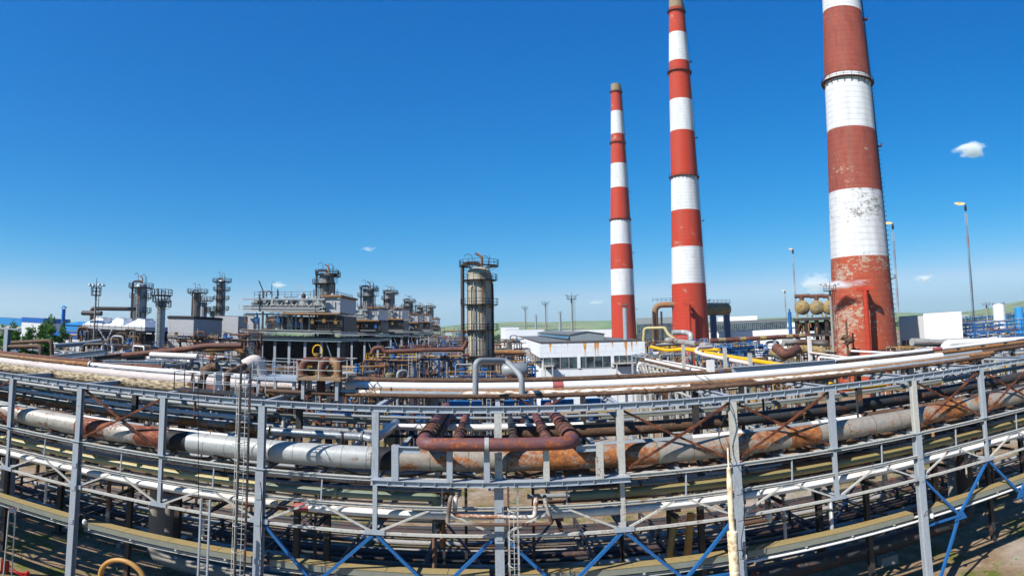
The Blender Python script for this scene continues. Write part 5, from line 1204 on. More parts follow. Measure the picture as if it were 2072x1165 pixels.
# ------------------------------------------------------------------ fan-shroud cooler beyond the trees
def fan_cooler():
    Y = 100.0; x0, x1 = at_y(165, 690, Y).x, at_y(292, 690, Y).x; P = V(((x0 + x1) / 2, Y, 0)); dep = 8
    def Z(y): return at_y(228, y, Y).z
    t = thing('fan_cooler', 'cooler with three pale conical fan shrouds over a dark pipe-filled frame', 'process unit', P)
    zt = Z(659); w = (x1 - x0)
    m = MB(P); m.box((P.x, Y + dep / 2, (zt + Z(667)) / 2), (w, dep, zt - Z(667))); m.build('tube_bundle', 'panel', t)
    for k in range(3):
        cx = x0 + w * (k + .5) / 3; q = w / 6; ht = Z(643) - zt; m = MB(P)
        a = [(cx - q, Y, zt), (cx + q, Y, zt), (cx + q, Y + dep, zt), (cx - q, Y + dep, zt)]; b = [(cx + q * .52 * cos(u), Y + dep / 2 + dep * .28 * sin(u), zt + ht * .9) for u in (-2.36, -.79, .79, 2.36)]
        m._add(a + b, [(0, 1, 5, 4), (1, 2, 6, 5), (2, 3, 7, 6), (3, 0, 4, 7), (4, 5, 6, 7)]); m.lathe((cx, Y + dep / 2, zt + ht * .86), [(q * .62, 0), (q * .66, ht * .2), (q * .6, ht * .2)], 20, 0, True, False); m.build('fan_shroud', 'white_wall', t)
    for i in range(6):
        x = x0 + w * i / 5
        for y in (Y, Y + dep):
            m = MB(P); m.bar((x, y, 0), (x, y, Z(667)), .4); m.build('frame_column', 'steel_dark', t)
    for z in (Z(669), Z(684), Z(697)):
        for y in (Y - .3, Y + dep): m = MB(P); m.ibeam((x0 - .5, y, z), (x1 + .5, y, z), .4, .5, .06); m.build('frame_beam', 'steel_dark', t)
        m = MB(P); railing(m, [(x0, Y - 1.2, z + .3), (x1, Y - 1.2, z + .3)], 1.1, .04, 1.6); m.build('walkway_rail', 'steel_dark', t)
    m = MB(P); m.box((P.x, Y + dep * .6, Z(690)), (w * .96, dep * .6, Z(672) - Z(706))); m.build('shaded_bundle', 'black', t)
    rnd = random.Random(9)
    for k in range(16):
        x = rnd.uniform(x0, x1); m = MB(P); arch(m, (x, Y - .6 - rnd.random(), Z(720)), rnd.uniform(2, 6), rnd.uniform(-3, 3), 0, rnd.choice((.14, .2, .28))); m.build('pipe', rnd.choice(('tan_pipe', 'brown_pipe', 'steel_dark', 'grey_pipe')), t)
    for a, b in ((200, 215), (228, 216)):
        A, B = at_y(a, 655 if a > 210 else 660, Y - 1), at_y(b, 690, Y - 1); m = MB(P); m.bar(at_y(a, 665, Y - 1), B, .3); m.build('brace', 'steel', t)
    m = MB(P); a = at_y(186, 650, Y + 3); m.tube(fillet([a + V((0, 0, -2)), at_y(186, 624, Y + 3), at_y(262, 625, Y + 6), at_y(272, 625, Y + 12)], .6, 5), .45, 10); m.build('overhead_duct', 'steel_dark', t)
    m = MB(P); m.tube([at_y(167, 633, Y), at_y(205, 634, Y)], .55, 10); m.build('header_drum', 'steel_dark', t)
    return t
fan_cooler()

# ------------------------------------------------------------------ drums on a dark structure by the broadest chimney
def drums():
    D = 185; A = at_d(1645, 665, D); P = V((A.x, A.y, 0)); vw = P.normalized(); sd = V((vw.y, -vw.x, 0)); k = D / F
    t = thing('drum_structure', 'three rust-patched green-grey drums side by side on a dark steel deck', 'process unit', P)
    for i, px in enumerate((1623, 1653, 1680)):
        c = at_d(px, 622, D); r = 15.5 * k; m = MB(P); a = c - vw * 2; m.tube([a - vw * r * .42, a - vw * r * .3, a - vw * .1, a, a + vw * 14], [r * .35, r * .7, r * .95, r, r], 24); o = m.build('drum', 'vessel_patch', t)
        m = MB(P); m.tube([c + V((0, 0, r * .9)), c + V((0, 0, r * 1.55))], r * .3, 12); m.build('nozzle', 'red_pipe', o)
        m = MB(P); q = c + V((0, 0, r * 1.6)); m.tube([q - sd * r * .9, q + sd * r * 1.1], r * .27, 12); m.build('header_pipe', 'red_pipe', o)
        for s in (-1, 1):
            m = MB(P); m.bar(c + sd * s * r * .55 - vw * 1.6 + V((0, 0, -r * .8)), c + sd * s * r * .7 - vw * 1.6 + V((0, 0, -r * 1.35)), .6); m.build('saddle', 'vessel_patch', t)
    z0 = at_d(1645, 645, D).z; rz = atan2(sd.y, sd.x)
    m = MB(P); m.box(at_d(1650, 645, D) + vw * 5, (90 * k, 16, .9), rz); m.build('deck', 'steel_dark', t)
    m = MB(P); m.box(at_d(1650, 678, D) + vw * 5, (110 * k, 18, .7), rz); m.build('deck', 'steel_dark', t)
    for px in (1612, 1632, 1652, 1672, 1690):
        for dd in (0, 10):
            q = at_d(px, 645, D) + vw * (dd - 2); m = MB(P); m.bar((q.x, q.y, 0), (q.x, q.y, z0), .9); m.build('column', 'steel_dark', t)
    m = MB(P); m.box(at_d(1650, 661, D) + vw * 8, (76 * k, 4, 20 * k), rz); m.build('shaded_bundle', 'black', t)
    rnd = random.Random(4)
    for j in range(14):
        q = at_d(rnd.uniform(1606, 1690), rnd.uniform(650, 676), D) - vw * rnd.uniform(0, 3); m = MB(P); arch(m, (q.x, q.y, q.z - 3), rnd.uniform(2, 4), rnd.uniform(-2, 2), 0, .25); m.build('pipe', rnd.choice(('brown_pipe', 'tan_pipe', 'steel_dark')), t)
    m = MB(P); q = at_d(1600, 677, D); railing(m, [at_d(1600, 676, D) - vw * 4, at_d(1690, 676, D) - vw * 4], 1.3, .06, 2); m.build('deck_rail', 'steel_dark', t)
drums()
def blue_tank():
    c = at_d(1599, 662, 230); P = V((c.x, c.y, 0)); r = 3.8 * 230 / F; zt = at_d(1599, 630, 230).z; m = MB(P); m.lathe(P, [(r, 0), (r, zt - r * .5), (r * .7, zt - .1), (.1, zt)], 16); t = m.build('upright_tank', 'blue'); tag(t, 'narrow upright blue tank next to the rust-patched drums', 'tank')
    m = MB(P); m.cyl(P + V((0, 0, zt - .2)), P + V((0, 0, zt + 1)), .3, n=8); m.build('nozzle', 'blue_dk', t)
    c = at_d(2022, 640, 420); P = V((c.x, c.y, 0)); r = 12.5 * 420 / F; zt = at_d(2022, 616, 420).z; m = MB(P); m.lathe(P, [(r, 0), (r, zt), (r * .5, zt + .8), (.1, zt + 1.2)], 28); t = m.build('storage_tank', 'white_wall'); tag(t, 'white cylindrical storage tank on the horizon above the blue racks', 'tank')
    m = MB(P); n = 24; railing(m, [P + V((r * cos(2 * pi * i / n), r * sin(2 * pi * i / n), zt)) for i in range(n)], 1.2, .08, 5, True); m.build('roof_rail', 'galv', t)
    c = at_d(2062, 640, 400); P = V((c.x, c.y, 0)); r = 9 * 400 / F; zt = at_d(2066, 623, 400).z; m = MB(P); m.lathe(P, [(r, 0), (r, zt), (.1, zt + 1.2)], 24); t = m.build('storage_tank', 'blue_lt'); tag(t, 'low blue storage tank to the side of the white one', 'tank')
    m = MB(P); m.cyl(P + V((0, 0, zt)), P + V((0, 0, zt + 2)), .4, n=8); m.build('vent', 'galv', t)
    # flue duct and horizontal tank behind the middle chimney
    D = 300; pts = [at_d(1325, 670, D), at_d(1325, 617, D), at_d(1366, 616, D)]; P = V((pts[0].x, pts[0].y, 0)); m = MB(P); m.tube(fillet([V((pts[0].x, pts[0].y, 0))] + pts[1:], 4, 6), 1.5, 14); t = m.build('flue_duct', 'tan_pipe'); tag(t, 'tan elbow flue duct entering the middle chimney, with a railing on top', 'duct')
    m = MB(P); railing(m, [pts[1] + V((-1, 0, 1.6)), pts[2] + V((0, 0, 1.6))], 1.8, .09, 2.2); m.build('duct_rail', 'blue_dk', t)
    for px in (1338, 1322):
        q = at_d(px, 630, D - 2); m = MB(P); m.bar((q.x, q.y, 0), q, .8); m.build('support_leg', 'steel_dark', t)
    D = 330; a, b = at_d(1428, 626, D), at_d(1474, 626, D); P = V((a.x, a.y, 0)); r = 13 * D / F; d = (b - a).normalized(); m = MB(P); m.tube([a, b, b + d * .8, b + d * 1.5], [r, r, r * .8, r * .3], 20); t = m.build('horizontal_tank', 'vessel_patch'); tag(t, 'stained horizontal tank jutting from behind the middle chimney', 'tank')
    m = MB(P); z = V((0, 0, r + .3)); m.bar(a + z, b + z + d * 1.2, 3, .3); railing(m, [a + z, b + z + d], 1.8, .1, 2.4); m.build('tank_walkway', 'blue_dk', t)
    for f in (.3, .9):
        q = a.lerp(b, f); m = MB(P); m.bar((q.x, q.y, 0), q - V((0, 0, r * .9)), 3.0, 2.0); m.build('saddle', 'blue_dk', t)
blue_tank()
# ------------------------------------------------------------------ ladders, platforms, portals and loose things on and before the bridge
def ladder(label, pxa, pxb, ytop, ybot, Y, hoops=True, mat='steel'):
    A, B = at_y(pxa, ytop, Y), at_y(pxb, ytop, Y); c = (A + B) / 2; w = abs(B.x - A.x); zb = max(.05, at_y((pxa + pxb) / 2, ybot, Y).z) if ybot < 1165 else .05
    P = V((c.x, Y, zb)); t = thing('ladder', label, 'ladder', P, 'ladders on the pipe bridge')
    for s in (-1, 1):
        m = MB(P); m.bar((c.x + s * w / 2, Y, zb), (c.x + s * w / 2, Y, c.z), .09, .1); m.build('stringer', mat, t)
    z = zb + .3; pr = None
    while z < c.z - .1:
        if pr is None: m = MB(P); m.bar((c.x - w / 2, Y, zb), (c.x + w / 2, Y, zb), .035); pr = r = m.build('rung', 'galv', t)
        else: r = pr.copy(); COL.objects.link(r)
        r.location = (0, 0, z - zb); z += .33
    if hoops:
        z = 4.5 + zb; pr = None
        while z < c.z:
            if pr is None:
                m = MB(P); m.tube([(c.x + (w / 2 + .02) * cos(a) * 1.05, Y - .75 * sin(a), zb) for a in [pi * k / 10 for k in range(11)]], .025, 5, sm=False); pr = r = m.build('safety_hoop', 'steel_pale', t)
            else: r = pr.copy(); COL.objects.link(r)
            r.location = (0, 0, z - zb); z += 1.6
        for f in (-.45, 0, .45):
            m = MB(P); m.bar((c.x + f * w, Y - .75 * cos(f * 2), zb + 4.5), (c.x + f * w, Y - .75 * cos(f * 2), z - 1.6), .03); m.build('cage_strip', 'steel_pale', t)
    return t
ladder('tallest ladder, rising past the top girder beside the second column', 488, 507, 742, 1170, 28.6, True, 'steel_dark')
ladder('shorter ladder ending at the lowest deck, beside the tallest ladder', 407, 425, 1010, 1170, 28.3, False, 'steel')
ladder('rust-stained ladder fixed behind the centre column', 1028, 1047, 985, 1170, 29.2, True, 'mixed_pipe')

def platform(label, pxs, Yf, dep, z, rail_sides, deck='steel', name='platform'):
    xa, xb = x_at(pxs[0], Yf, z), x_at(pxs[1], Yf, z); P = V(((xa + xb) / 2, Yf, z)); t = thing(name, label, 'platform', P)
    m = MB(P); m.box((P.x, Yf + dep / 2, z), (xb - xa, dep, .12)); m.build('deck_plate', deck, t)
    for s in ('f', 'b', 'l', 'r'):
        if s in rail_sides:
            a, b = {'f': ((xa, Yf), (xb, Yf)), 'b': ((xa, Yf + dep), (xb, Yf + dep)), 'l': ((xa, Yf), (xa, Yf + dep)), 'r': ((xb, Yf), (xb, Yf + dep))}[s]
            m = MB(P); railing(m, [(*a, z), (*b, z)], 1.15, .026, 1.2); m.build('railing', 'steel' if deck != 'dusty' else 'steel_pale', t)
    for x in (xa + .3, xb - .3):
        for y in (Yf + .3, Yf + dep - .3): m = MB(P); m.bar((x, y, z - .06), (x, y, ZT), .18); m.build('leg', 'steel', t)
    return t, xa, xb
platform('narrow walkway with thin railing above the girder, below a red handwheel', (352, 520), 30.7, 1.2, ZT + .32, 'flb', 'steel_dark')
T2 = platform('tan dusty platform with railings carrying the yellow valve', (600, 690), 32.8, 4.0, ZT + 1.25, 'fbr', 'dusty')
platform('grey platform strip with railing leading to the tan valve platform', (510, 602), 33.3, 3.4, ZT + 1.1, 'fb', 'steel')
m = None
def valve_group():
    z = ZT + 1.3; y = 34.6
    for lab, px, dx in (('rusty elbow pipe on the tan platform, outer one toward the ladders', 612, .9), ('rusty elbow pipe in the middle of the tan platform', 650, .7), ('rusty elbow pipe on the tan platform, beside its steps', 684, -.9)):
        x = x_at(px, y, z); mm = MB((x, y, z)); mm.tube(fillet([(x, y, z - 1.0), (x, y, z + .95), (x + dx, y + .5, z + .95), (x + dx * 1.5, y + 1.2, z + .95)], .6, 7), .25, 16); t = mm.build('elbow_pipe', 'red_pipe' if px != 684 else 'tan_pipe'); tag(t, lab, 'pipe')
        f = MB((x, y, z)); f.cyl((x, y, z + .02), (x, y, z + .1), .38, n=16); f.build('flange', 'dusty', t)
    P = at_y(642, 752, y + .6); t = thing('gate_valve', 'yellow gate valve with a round handwheel hoop on the tan platform', 'valve', P)
    mm = MB(P); mm.ball(P, .42, 14); mm.cyl(P - V((.8, 0, 0)), P + V((.8, 0, 0)), .28, n=14); mm.build('body', 'brass', t)
    mm = MB(P); mm.cyl(P - V((.85, 0, 0)), P - V((.72, 0, 0)), .42, n=14); mm.build('flange', 'brass', t); mm = MB(P); mm.cyl(P + V((.72, 0, 0)), P + V((.85, 0, 0)), .42, n=14); mm.build('flange', 'brass', t)
    mm = MB(P); mm.lathe(P + V((0, 0, .3)), [(.3, 0), (.34, .1), (.2, .2), (.14, .7), (.2, .75), (.2, .9)], 12); mm.build('bonnet', 'brass', t)
    mm = MB(P); c = P + V((0, 0, 1.35)); mm.tube([c + V((.3 * cos(a), 0, .38 * sin(a))) for a in [2 * pi * k / 16 for k in range(17)]], .04, 6); mm.build('handwheel', 'yellow', t)
    c = at_y(631, 731, 36.4); mm = MB(c); mm.box(c, (1.0, .25, .45)); o = mm.build('red_box', 'red'); tag(o, 'small bright red box behind the yellow gate valve', 'box'); mm = MB(c); mm.bar(c, V((c.x, c.y, ZT)), .08); mm.build('post', 'steel', o)
    # second valve with risers above the walkway
    for lab, pts, r, mt in (('plum riser pipe bending into the black valve above the walkway', [(409, 792, 32.5), (410, 758, 32.5), (432, 741, 32.5)], .22, 'brown_pipe'),
                            ('white and blue riser pipe beside the plum one', [(443, 790, 33.0), (443, 742, 33.0)], .2, 'white_pipe'),
                            ('long plum riser leading off toward the silver lagged bend', [(459, 795, 32.2), (459, 756, 32.2), (500, 738, 34.5)], .2, 'brown_pipe'),
                            ('pale lagged bend arching down behind the tallest ladder', [(495, 740, 34.5), (520, 726, 34.8), (528, 760, 35)], .42, 'lag_pink')):
        pipe_path('riser_pipe', lab, [at_y(*q) for q in pts], r, mt, 'pipe', 2.0, 12)
    P = at_y(425, 746, 32.6); t = thing('gate_valve', 'black rusty valve with a small red handwheel above the walkway', 'valve', P)
    mm = MB(P); mm.ball(P, .38, 12); mm.cyl(P - V((.5, 0, .2)), P + V((.5, 0, .2)), .3, n=12); mm.build('body', 'brown_pipe', t)
    mm = MB(P); c = P + V((0, 0, .75)); mm.cyl(P, c, .06, n=6); mm.tube([c + V((.34 * cos(a), .34 * sin(a), 0)) for a in [2 * pi * k / 14 for k in range(15)]], .035, 6); mm.build('handwheel', 'pinkred', t)
    P = at_y(390, 770, 32); t = thing('hand_valve', 'small valve with a red spindle standing at the end of the walkway', 'valve', P); mm = MB(P); mm.lathe(P, [(.3, -.35), (.3, -.15), (.14, 0), (.08, .5)], 12); mm.build('body', 'brown_pipe', t); mm = MB(P); c = P + V((0, 0, .5)); mm.tube([c + V((.24 * cos(a), .24 * sin(a), 0)) for a in [2 * pi * k / 12 for k in range(13)]], .035, 6); mm.build('handwheel', 'red', t)
valve_group()

def portal(label, pl, r, mat, nm='pipe_portal'): return pipe_path(nm, label, [at_y(*q) for q in pl], r, mat, 'pipe loop', 2.4, 12)
portal('low brown pipe portal with square shoulders at the edge of the picture, over white pipes', [(4, 742, 46), (6, 702, 46), (84, 700, 46), (84, 738, 46)], .26, 'brown_pipe')
portal('taller brown pipe portal stepping down behind the low one', [(8, 735, 52), (9, 694, 52), (104, 689, 52), (107, 733, 52)], .24, 'brown_pipe')
portal('thin dark portal frame behind the long grey channel', [(168, 720, 48), (170, 697, 48), (212, 696, 48), (213, 722, 48)], .16, 'steel_dark')
portal('grey pipe running from the taller portal toward the mast', [(110, 700, 53), (160, 696, 56), (205, 690, 58)], .3, 'grey_pipe', 'header_pipe')
portal('red-brown header climbing behind the slim silver tower to a flanged end', [(216, 722, 50), (380, 706, 50), (412, 700, 50), (490, 699, 50)], .3, 'red_pipe', 'header_pipe')
portal('pale header with brown elbow just under the red-brown one', [(418, 708, 51), (478, 704, 51), (492, 712, 51), (492, 735, 51)], .26, 'tan_pipe', 'header_pipe')
portal('white lagged header low behind the walkway railing', [(305, 718, 47), (400, 722, 47)], .3, 'white_rust', 'header_pipe')
def channel(label, a, b, w, h, mat='steel', nm='steel_beam', sup=()):
    A, B = at_y(*a), at_y(*b); mm = MB(A); mm.ibeam(A, B, w, h, .04); o = mm.build(nm, mat); tag(o, label, 'beam')
    for f, zb in sup:
        q = A.lerp(B, f); mm = MB(A); mm.ibeam(V((q.x, q.y, zb)), q - V((0, 0, h / 2)), .4, .4, .04, up=(0, 1, 0)); mm.build('leg', mat, o)
    return o
channel('long pale grey channel rising toward the mast foot over the top deck', (105, 724, 43.5), (214, 712, 43.5), .5, .5)
channel('grey girder raised on legs above the white pipe, pointing at the chimneys', (1481, 751, 37.4), (1690, 735, 37.4), .5, .62, 'steel', sup=((.17, ZT), (.78, ZT)))
channel('dark grey plank-like girder behind the patchy lagged pipe', (190, 726, 42.0), (245, 720, 42.0), .5, .4, 'steel_dark')
channel('slim pale girder lying along the white pipe toward the walkway', (210, 731, 41.0), (325, 733, 41.0), .4, .25, 'steel')
channel('short grey girder end before the brown header rise', (255, 727, 42.6), (293, 723, 42.6), .4, .4, 'steel_dark')
def post(label, px, y0, y1, Y, w, mat='steel', cat='post', nm='support_post', arm=None):
    A, B = at_y(px, y0, Y), at_y(px, y1, Y); mm = MB(V((B.x, Y, B.z))); mm.ibeam((A.x, Y, B.z), (A.x, Y, A.z), w, w, .04, up=(0, 1, 0)); o = mm.build(nm, mat); tag(o, label, cat)
    if arm: mm = MB(V((B.x, Y, B.z))); mm.bar((A.x - arm, Y, A.z + .06), (A.x + arm, Y, A.z + .06), w, .14); mm.build('cross_arm', mat, o)
    return o
post('grey post with cross arm at the edge, before the low leafy tree', 16, 666, 735, 46, .55, 'steel', arm=1.8)
post('squat grey post rising from the girder beyond the cable-hung column', 1840, 745, 772, 36.5, .5, arm=.5)
post('pale post under the thick white elbow pipe, its saddle flared', 2012, 706, 748, 43.5, .6, 'steel_pale', arm=.6)
post('grey post standing between the thick white pipe legs', 1865, 706, 735, 44.5, .5, 'steel', arm=.6)
post('white vertical post with a pinkish arm before the green-grey headers', 1637, 680, 742, 60, .35, 'white_pipe')
post('pale capped riser standing above the white pipe between hall and girder', 1437, 728, 752, 37.5, .42, 'white_pipe')
post('white slim post on the lattice bridge, farther one', 1382, 697, 745, 66, .32, 'steel_pale')
post('white slim post on the lattice bridge, middle one', 1466, 703, 748, 62, .34, 'steel_pale')
post('white slim post on the lattice bridge beside the yellow pipe bend', 1517, 714, 752, 58, .36, 'steel_pale')

# thick white elbow pipe, thin white and red lines by the broadest chimney
pipe_path('white_main', 'thick bright white pipe with an elbow dropping at its end, before the blank white building', [at_y(1911, 742, 44), at_y(1911, 696, 44), at_y(2072, 689, 44), at_y(2200, 672, 44)], .46, 'white_pipe', 'pipe', 1.8, 20)
pipe_path('rust_main', 'flat brown rusted main passing behind the thick white elbow', [at_y(1845, 692, 46), at_y(1900, 694, 46), at_y(1960, 690, 47)], .42, 'mixed_pipe', 'pipe', 1.8, 14)
pipe_path('thin_line', 'thin pinkish line slanting down from the white post past the chimney', [at_y(1638, 713, 60), at_y(1720, 724, 52), at_y(1790, 729, 46), at_y(1905, 718, 44)], .13, 'lag_pink', 'pipe', 2, 8)
pipe_path('thin_line', 'thin white line with a red riser crossing before the broadest chimney', [at_y(1657, 742, 46), at_y(1657, 722, 46), at_y(1790, 733, 41), at_y(1930, 718, 43)], .11, 'white_pipe', 'pipe', 2, 8)
pipe_path('thin_line', 'thin white upper line with pink valves against the chimney foot', [at_y(1722, 710, 56), at_y(1870, 717, 50), at_y(1905, 717, 48)], .13, 'white_pipe', 'pipe', 2, 8)
pipe_path('thin_line', 'short red stub of pipe behind the thin white line', [at_y(1655, 744, 46.5), at_y(1655, 724, 46.5)], .14, 'pinkred', 'pipe', 2, 8)
# yellow gas lines
pipe_path('gas_pipe', 'long yellow gas pipe slanting from the white hall toward the girder on legs', [at_y(1318, 702, 88), at_y(1350, 709, 82), at_y(1385, 706, 79), at_y(1610, 743, 52)], .26, 'yellow', 'pipe', 2.2, 14)
pipe_path('gas_pipe', 'second thinner yellow pipe just above the long yellow one', [at_y(1372, 706, 84), at_y(1440, 707, 78), at_y(1455, 708, 76)], .25, 'yellow', 'pipe', 2.2, 12)
pipe_path('gas_pipe', 'yellow pipe bend lying low between the two grey girders', [at_y(1676, 779, 39.2), at_y(1712, 785, 38.5), at_y(1790, 776, 38.5)], .27, 'yellow', 'pipe', 2.2, 14)
pipe_path('gas_pipe', 'short yellow stretch glimpsed beside the last X brace', [at_y(1855, 793, 38), at_y(1908, 788, 38)], .24, 'yellow', 'pipe', 2.2, 12)
pipe_path('pink_line', 'pinkish white pipe with hooked end under the long yellow pipe', [at_y(1440, 702, 74), at_y(1412, 704, 72), at_y(1408, 712, 70), at_y(1425, 718, 68), at_y(1520, 736, 58)], .24, 'lag_pink', 'pipe', 2, 12)
pipe_path('cream_line', 'cream pipe looping on tall legs in front of the middle chimney', [at_y(1302, 690, 120), at_y(1304, 664, 120), at_y(1345, 663, 118), at_y(1352, 676, 112), at_y(1372, 692, 105), at_y(1395, 695, 100)], .32, 'cream', 'pipe', 2, 12)
pipe_path('grey_line', 'grey pipe stretch ending in a cap below the second yellow pipe', [at_y(1350, 688, 100), at_y(1395, 694, 92), at_y(1432, 700, 84)], .5, 'mixed_pipe', 'pipe', 2, 14)
pipe_path('silver_line', 'silver pipe curling at the white foot of the middle chimney', [at_y(1360, 673, 150), at_y(1385, 672, 150), at_y(1398, 676, 146), at_y(1399, 690, 146)], .7, 'silver', 'pipe', 2, 12)
def banded():
    Y = 112; z = at_y(1540, 684, Y).z; x0, x1 = x_at(1438, Y, z), x_at(1640, Y, z); r = 5.2 * mpp(at_y(1540, 684, Y)); mm = MB((x0, Y, z)); n = 15
    for k in range(n): mm.tube([(x0 + (x1 - x0) * k / n, Y, z), (x0 + (x1 - x0) * (k + 1) / n, Y, z)], r * (1 if k % 2 else .96), 16, (0, 1, 0, 0, 1, 0, 0, 1, 0, 0, 0, 1, 0, 1, 0)[k])
    o = mm.build('banded_main', ['red_pipe', 'vessel_patch']); tag(o, 'rust-red main with pale bands high over the blue manifold', 'pipe')
    for f in (.04, .35, .62, .98):
        x = x0 + (x1 - x0) * f; mm = MB((x0, Y, z)); mm.bar((x, Y, 0), (x, Y, z - r), .5); mm.build('leg', 'steel', o)
    for lab, pl, r, mt in (('fat green-grey header with rust at the foot of the broadest chimney', [(1560, 712, 90), (1590, 722, 88), (1600, 708, 87), (1640, 706, 86), (1668, 712, 85)], .75, 'vessel_patch'), ('rust-red header elbow in front of the green-grey one', [(1570, 703, 86), (1585, 716, 84), (1597, 716, 84), (1612, 706, 86)], .8, 'red_pipe'), ('brown header above the green-grey one, touching the chimney', [(1585, 692, 92), (1640, 693, 92), (1672, 694, 92)], .6, 'mixed_pipe'), ('grey rusty header along the hall side of the tall tower', [(905, 706, 100), (938, 706, 100), (945, 690, 100)], .35, 'red_pipe'),
            ('brown header joining the rusty skids at the tower', [(752, 715, 88), (757, 704, 88), (775, 703, 88), (779, 712, 88), (860, 708, 88), (938, 707, 88)], .35, 'red_pipe'), ('orange-brown header between the tower and the white hall', [(1000, 712, 104), (1060, 713, 104)], .45, 'tan_pipe')):
        pipe_path('header_pipe', lab, [at_y(*q) for q in pl], r, mt, 'pipe', 2, 16)
banded()
def lattice_bridge():
    A, B = at_y(1312, 706, 92), at_y(1432, 742, 62); t = thing('lattice_bridge', 'pale lattice pipe bridge slanting behind the white hall toward the camera', 'pipe bridge', V((A.x, A.y, 0))); P = t.location
    d = (B - A); d.z = 0; s = V((d.y, -d.x, 0)).normalized() * 1.6; A.z = B.z = 16.2; up = V((0, 0, 2.6)); n = 12
    for o in (s, -s):
        for z in (V((0, 0, 0)), -up): m = MB(P); m.bar(A + o + z, B + o + z, .2); m.build('chord', 'steel_pale', t)
        for k in range(n):
            p, q = A.lerp(B, k / n), A.lerp(B, (k + 1) / n); m = MB(P); m.bar(p + o, q + o - up, .12); m.build('diagonal', 'steel_pale', t); m = MB(P); m.bar(p + o, p + o - up, .12); m.build('vertical_bar', 'steel_pale', t)
    for k in range(0, n + 1, 3):
        p = A.lerp(B, k / n)
        for o in (s, -s): m = MB(P); m.bar(p + o - up, V((p.x + o.x, p.y + o.y, 0)), .3); m.build('leg', 'steel_pale', t)
    rnd = random.Random(2)
    for k in range(7):
        f = -1 + k / 3; q = V((0, 0, .3 - 2.4 * (k % 2))); m = MB(P); m.tube([A + s * f * .8 + q, B + s * f * .8 + q], rnd.choice((.12, .18, .25)), 8); m.build('pipe', rnd.choice(('white_pipe', 'grey_pipe', 'tan_pipe', 'brown_pipe')), t)
lattice_bridge()

# wrapped cream pole, sign, barrier, hoop
def cream_pole():
    Y = 29.1; x = at_y(1483, 1100, Y).x; P = V((x, Y, 0)); z1, z2, z3 = at_y(1482, 1078, Y).z, at_y(1480, 1030, Y).z, at_y(1478, 905, Y).z
    m = MB(P); pr = [(.27, 0)]; z = 0.0; rnd = random.Random(6)
    while z < z1: pr += [(.25 + rnd.uniform(-.012, .02), z + .02), (.262, z + .22)]; z += .26
    pr += [(.2, z1 + .1), (.15, z1 + .2), (.15, z2 + 1.6), (.12, z2 + 2.0), (.11, z3 - 1.2), (.05, z3 - 1.1), (.05, z3)]
    m.lathe(P, pr, 14); o = m.build('wrapped_pole', 'wrap'); tag(o, 'cream cloth-wrapped pipe, fat below and thin on top, before a column', 'pipe')
    for z in (3.2, 6.4, 7.2):
        m = MB(P); m.lathe(P + V((0, 0, z)), [(.27, 0), (.285, .02), (.285, .05), (.27, .07)], 14, 0, False, False); m.build('tie_band', 'tan_pipe', o)
cream_pole()
def txt(body, size, loc, rot, mat, parent, name='lettering'):
    c = bpy.data.curves.new(name, 'FONT'); c.body = body; c.size = size; c.align_x = 'CENTER'; c.align_y = 'CENTER'; c.extrude = .004
    o = bpy.data.objects.new(name, c); COL.objects.link(o); c.materials.append(MT[mat]); bpy.context.view_layer.update(); me = bpy.data.meshes.new_from_object(o.evaluated_get(bpy.context.evaluated_depsgraph_get())); bpy.data.objects.remove(o); o = bpy.data.objects.new(name, me); COL.objects.link(o); o.parent = parent; o.location = loc; o.rotation_euler = rot; return o
def sign():
    c = at_y(25, 1032, 30.0); B = V((c.x, c.y, 0)); D = B.xy.length; t = thing('height_sign', 'round white height limit sign with a red rim on two thin posts', 'road sign', B, rz=atan2(-B.x, B.y)); h = c.z
    r = 7.9 * D / F
    for s in (-1, 1): m = MB(); m.cyl((s * .28, 0.06, 0), (s * .22, .06, h + (.2 if s > 0 else 0)), .05, n=8); m.build('post', 'steel_pale', t)
    def disc(r0, r1, y, nm, mt): 
        m = MB(); n = 32; a = [V((r0 * cos(2 * pi * k / n), y, h + r0 * sin(2 * pi * k / n))) for k in range(n)]; m.extr(a, (0, r1, 0)); m.build(nm, mt, t)
    disc(r, .02, 0, 'rim', 'red'); disc(r * .82, .01, -.012, 'face', 'white_wall')
    txt('4,0', r * .95, (0, -.018, h + r * .22), (pi / 2, 0, 0), 'black', t); txt('м', r * .7, (0, -.018, h - r * .42), (pi / 2, 0, 0), 'black', t)
sign()
def barrier():
    t = None
    A = at_z(4, 1155, 0); P = V((A.x, A.y, 0)); t = thing('barrier', 'bright red post and rail barrier with a chain at the corner of the ground', 'barrier', P)
    pts = [at_z(5, 1160, 0), at_z(13, 1160, 0), at_z(54, 1176, 0)]
    for i, p in enumerate(pts):
        h = (1.5, 1.25, 1.0)[i]; m = MB(P); m.lathe(p, [(.16, 0), (.17, h * .9), (.12, h * .97), (.02, h)], 10); m.build('post', 'red', t)
    m = MB(P); p, q = pts[1] + V((0, 0, .95)), pts[2] + V((0, 0, .8)); n = 18
    for k in range(n):
        f = k / n; c = p.lerp(q, f + .5 / n) - V((0, 0, .3 * sin(pi * f))); d = (q - p).normalized() * .09; m.bar(c - d, c + d, .05 if k % 2 else .09, .09 if k % 2 else .05)
    m.build('chain', 'red', t); m = MB(P); m.bar(pts[1] + V((0, 0, .45)), pts[2] + V((0, 0, .4)), .07); m.build('rail', 'red', t)
barrier()
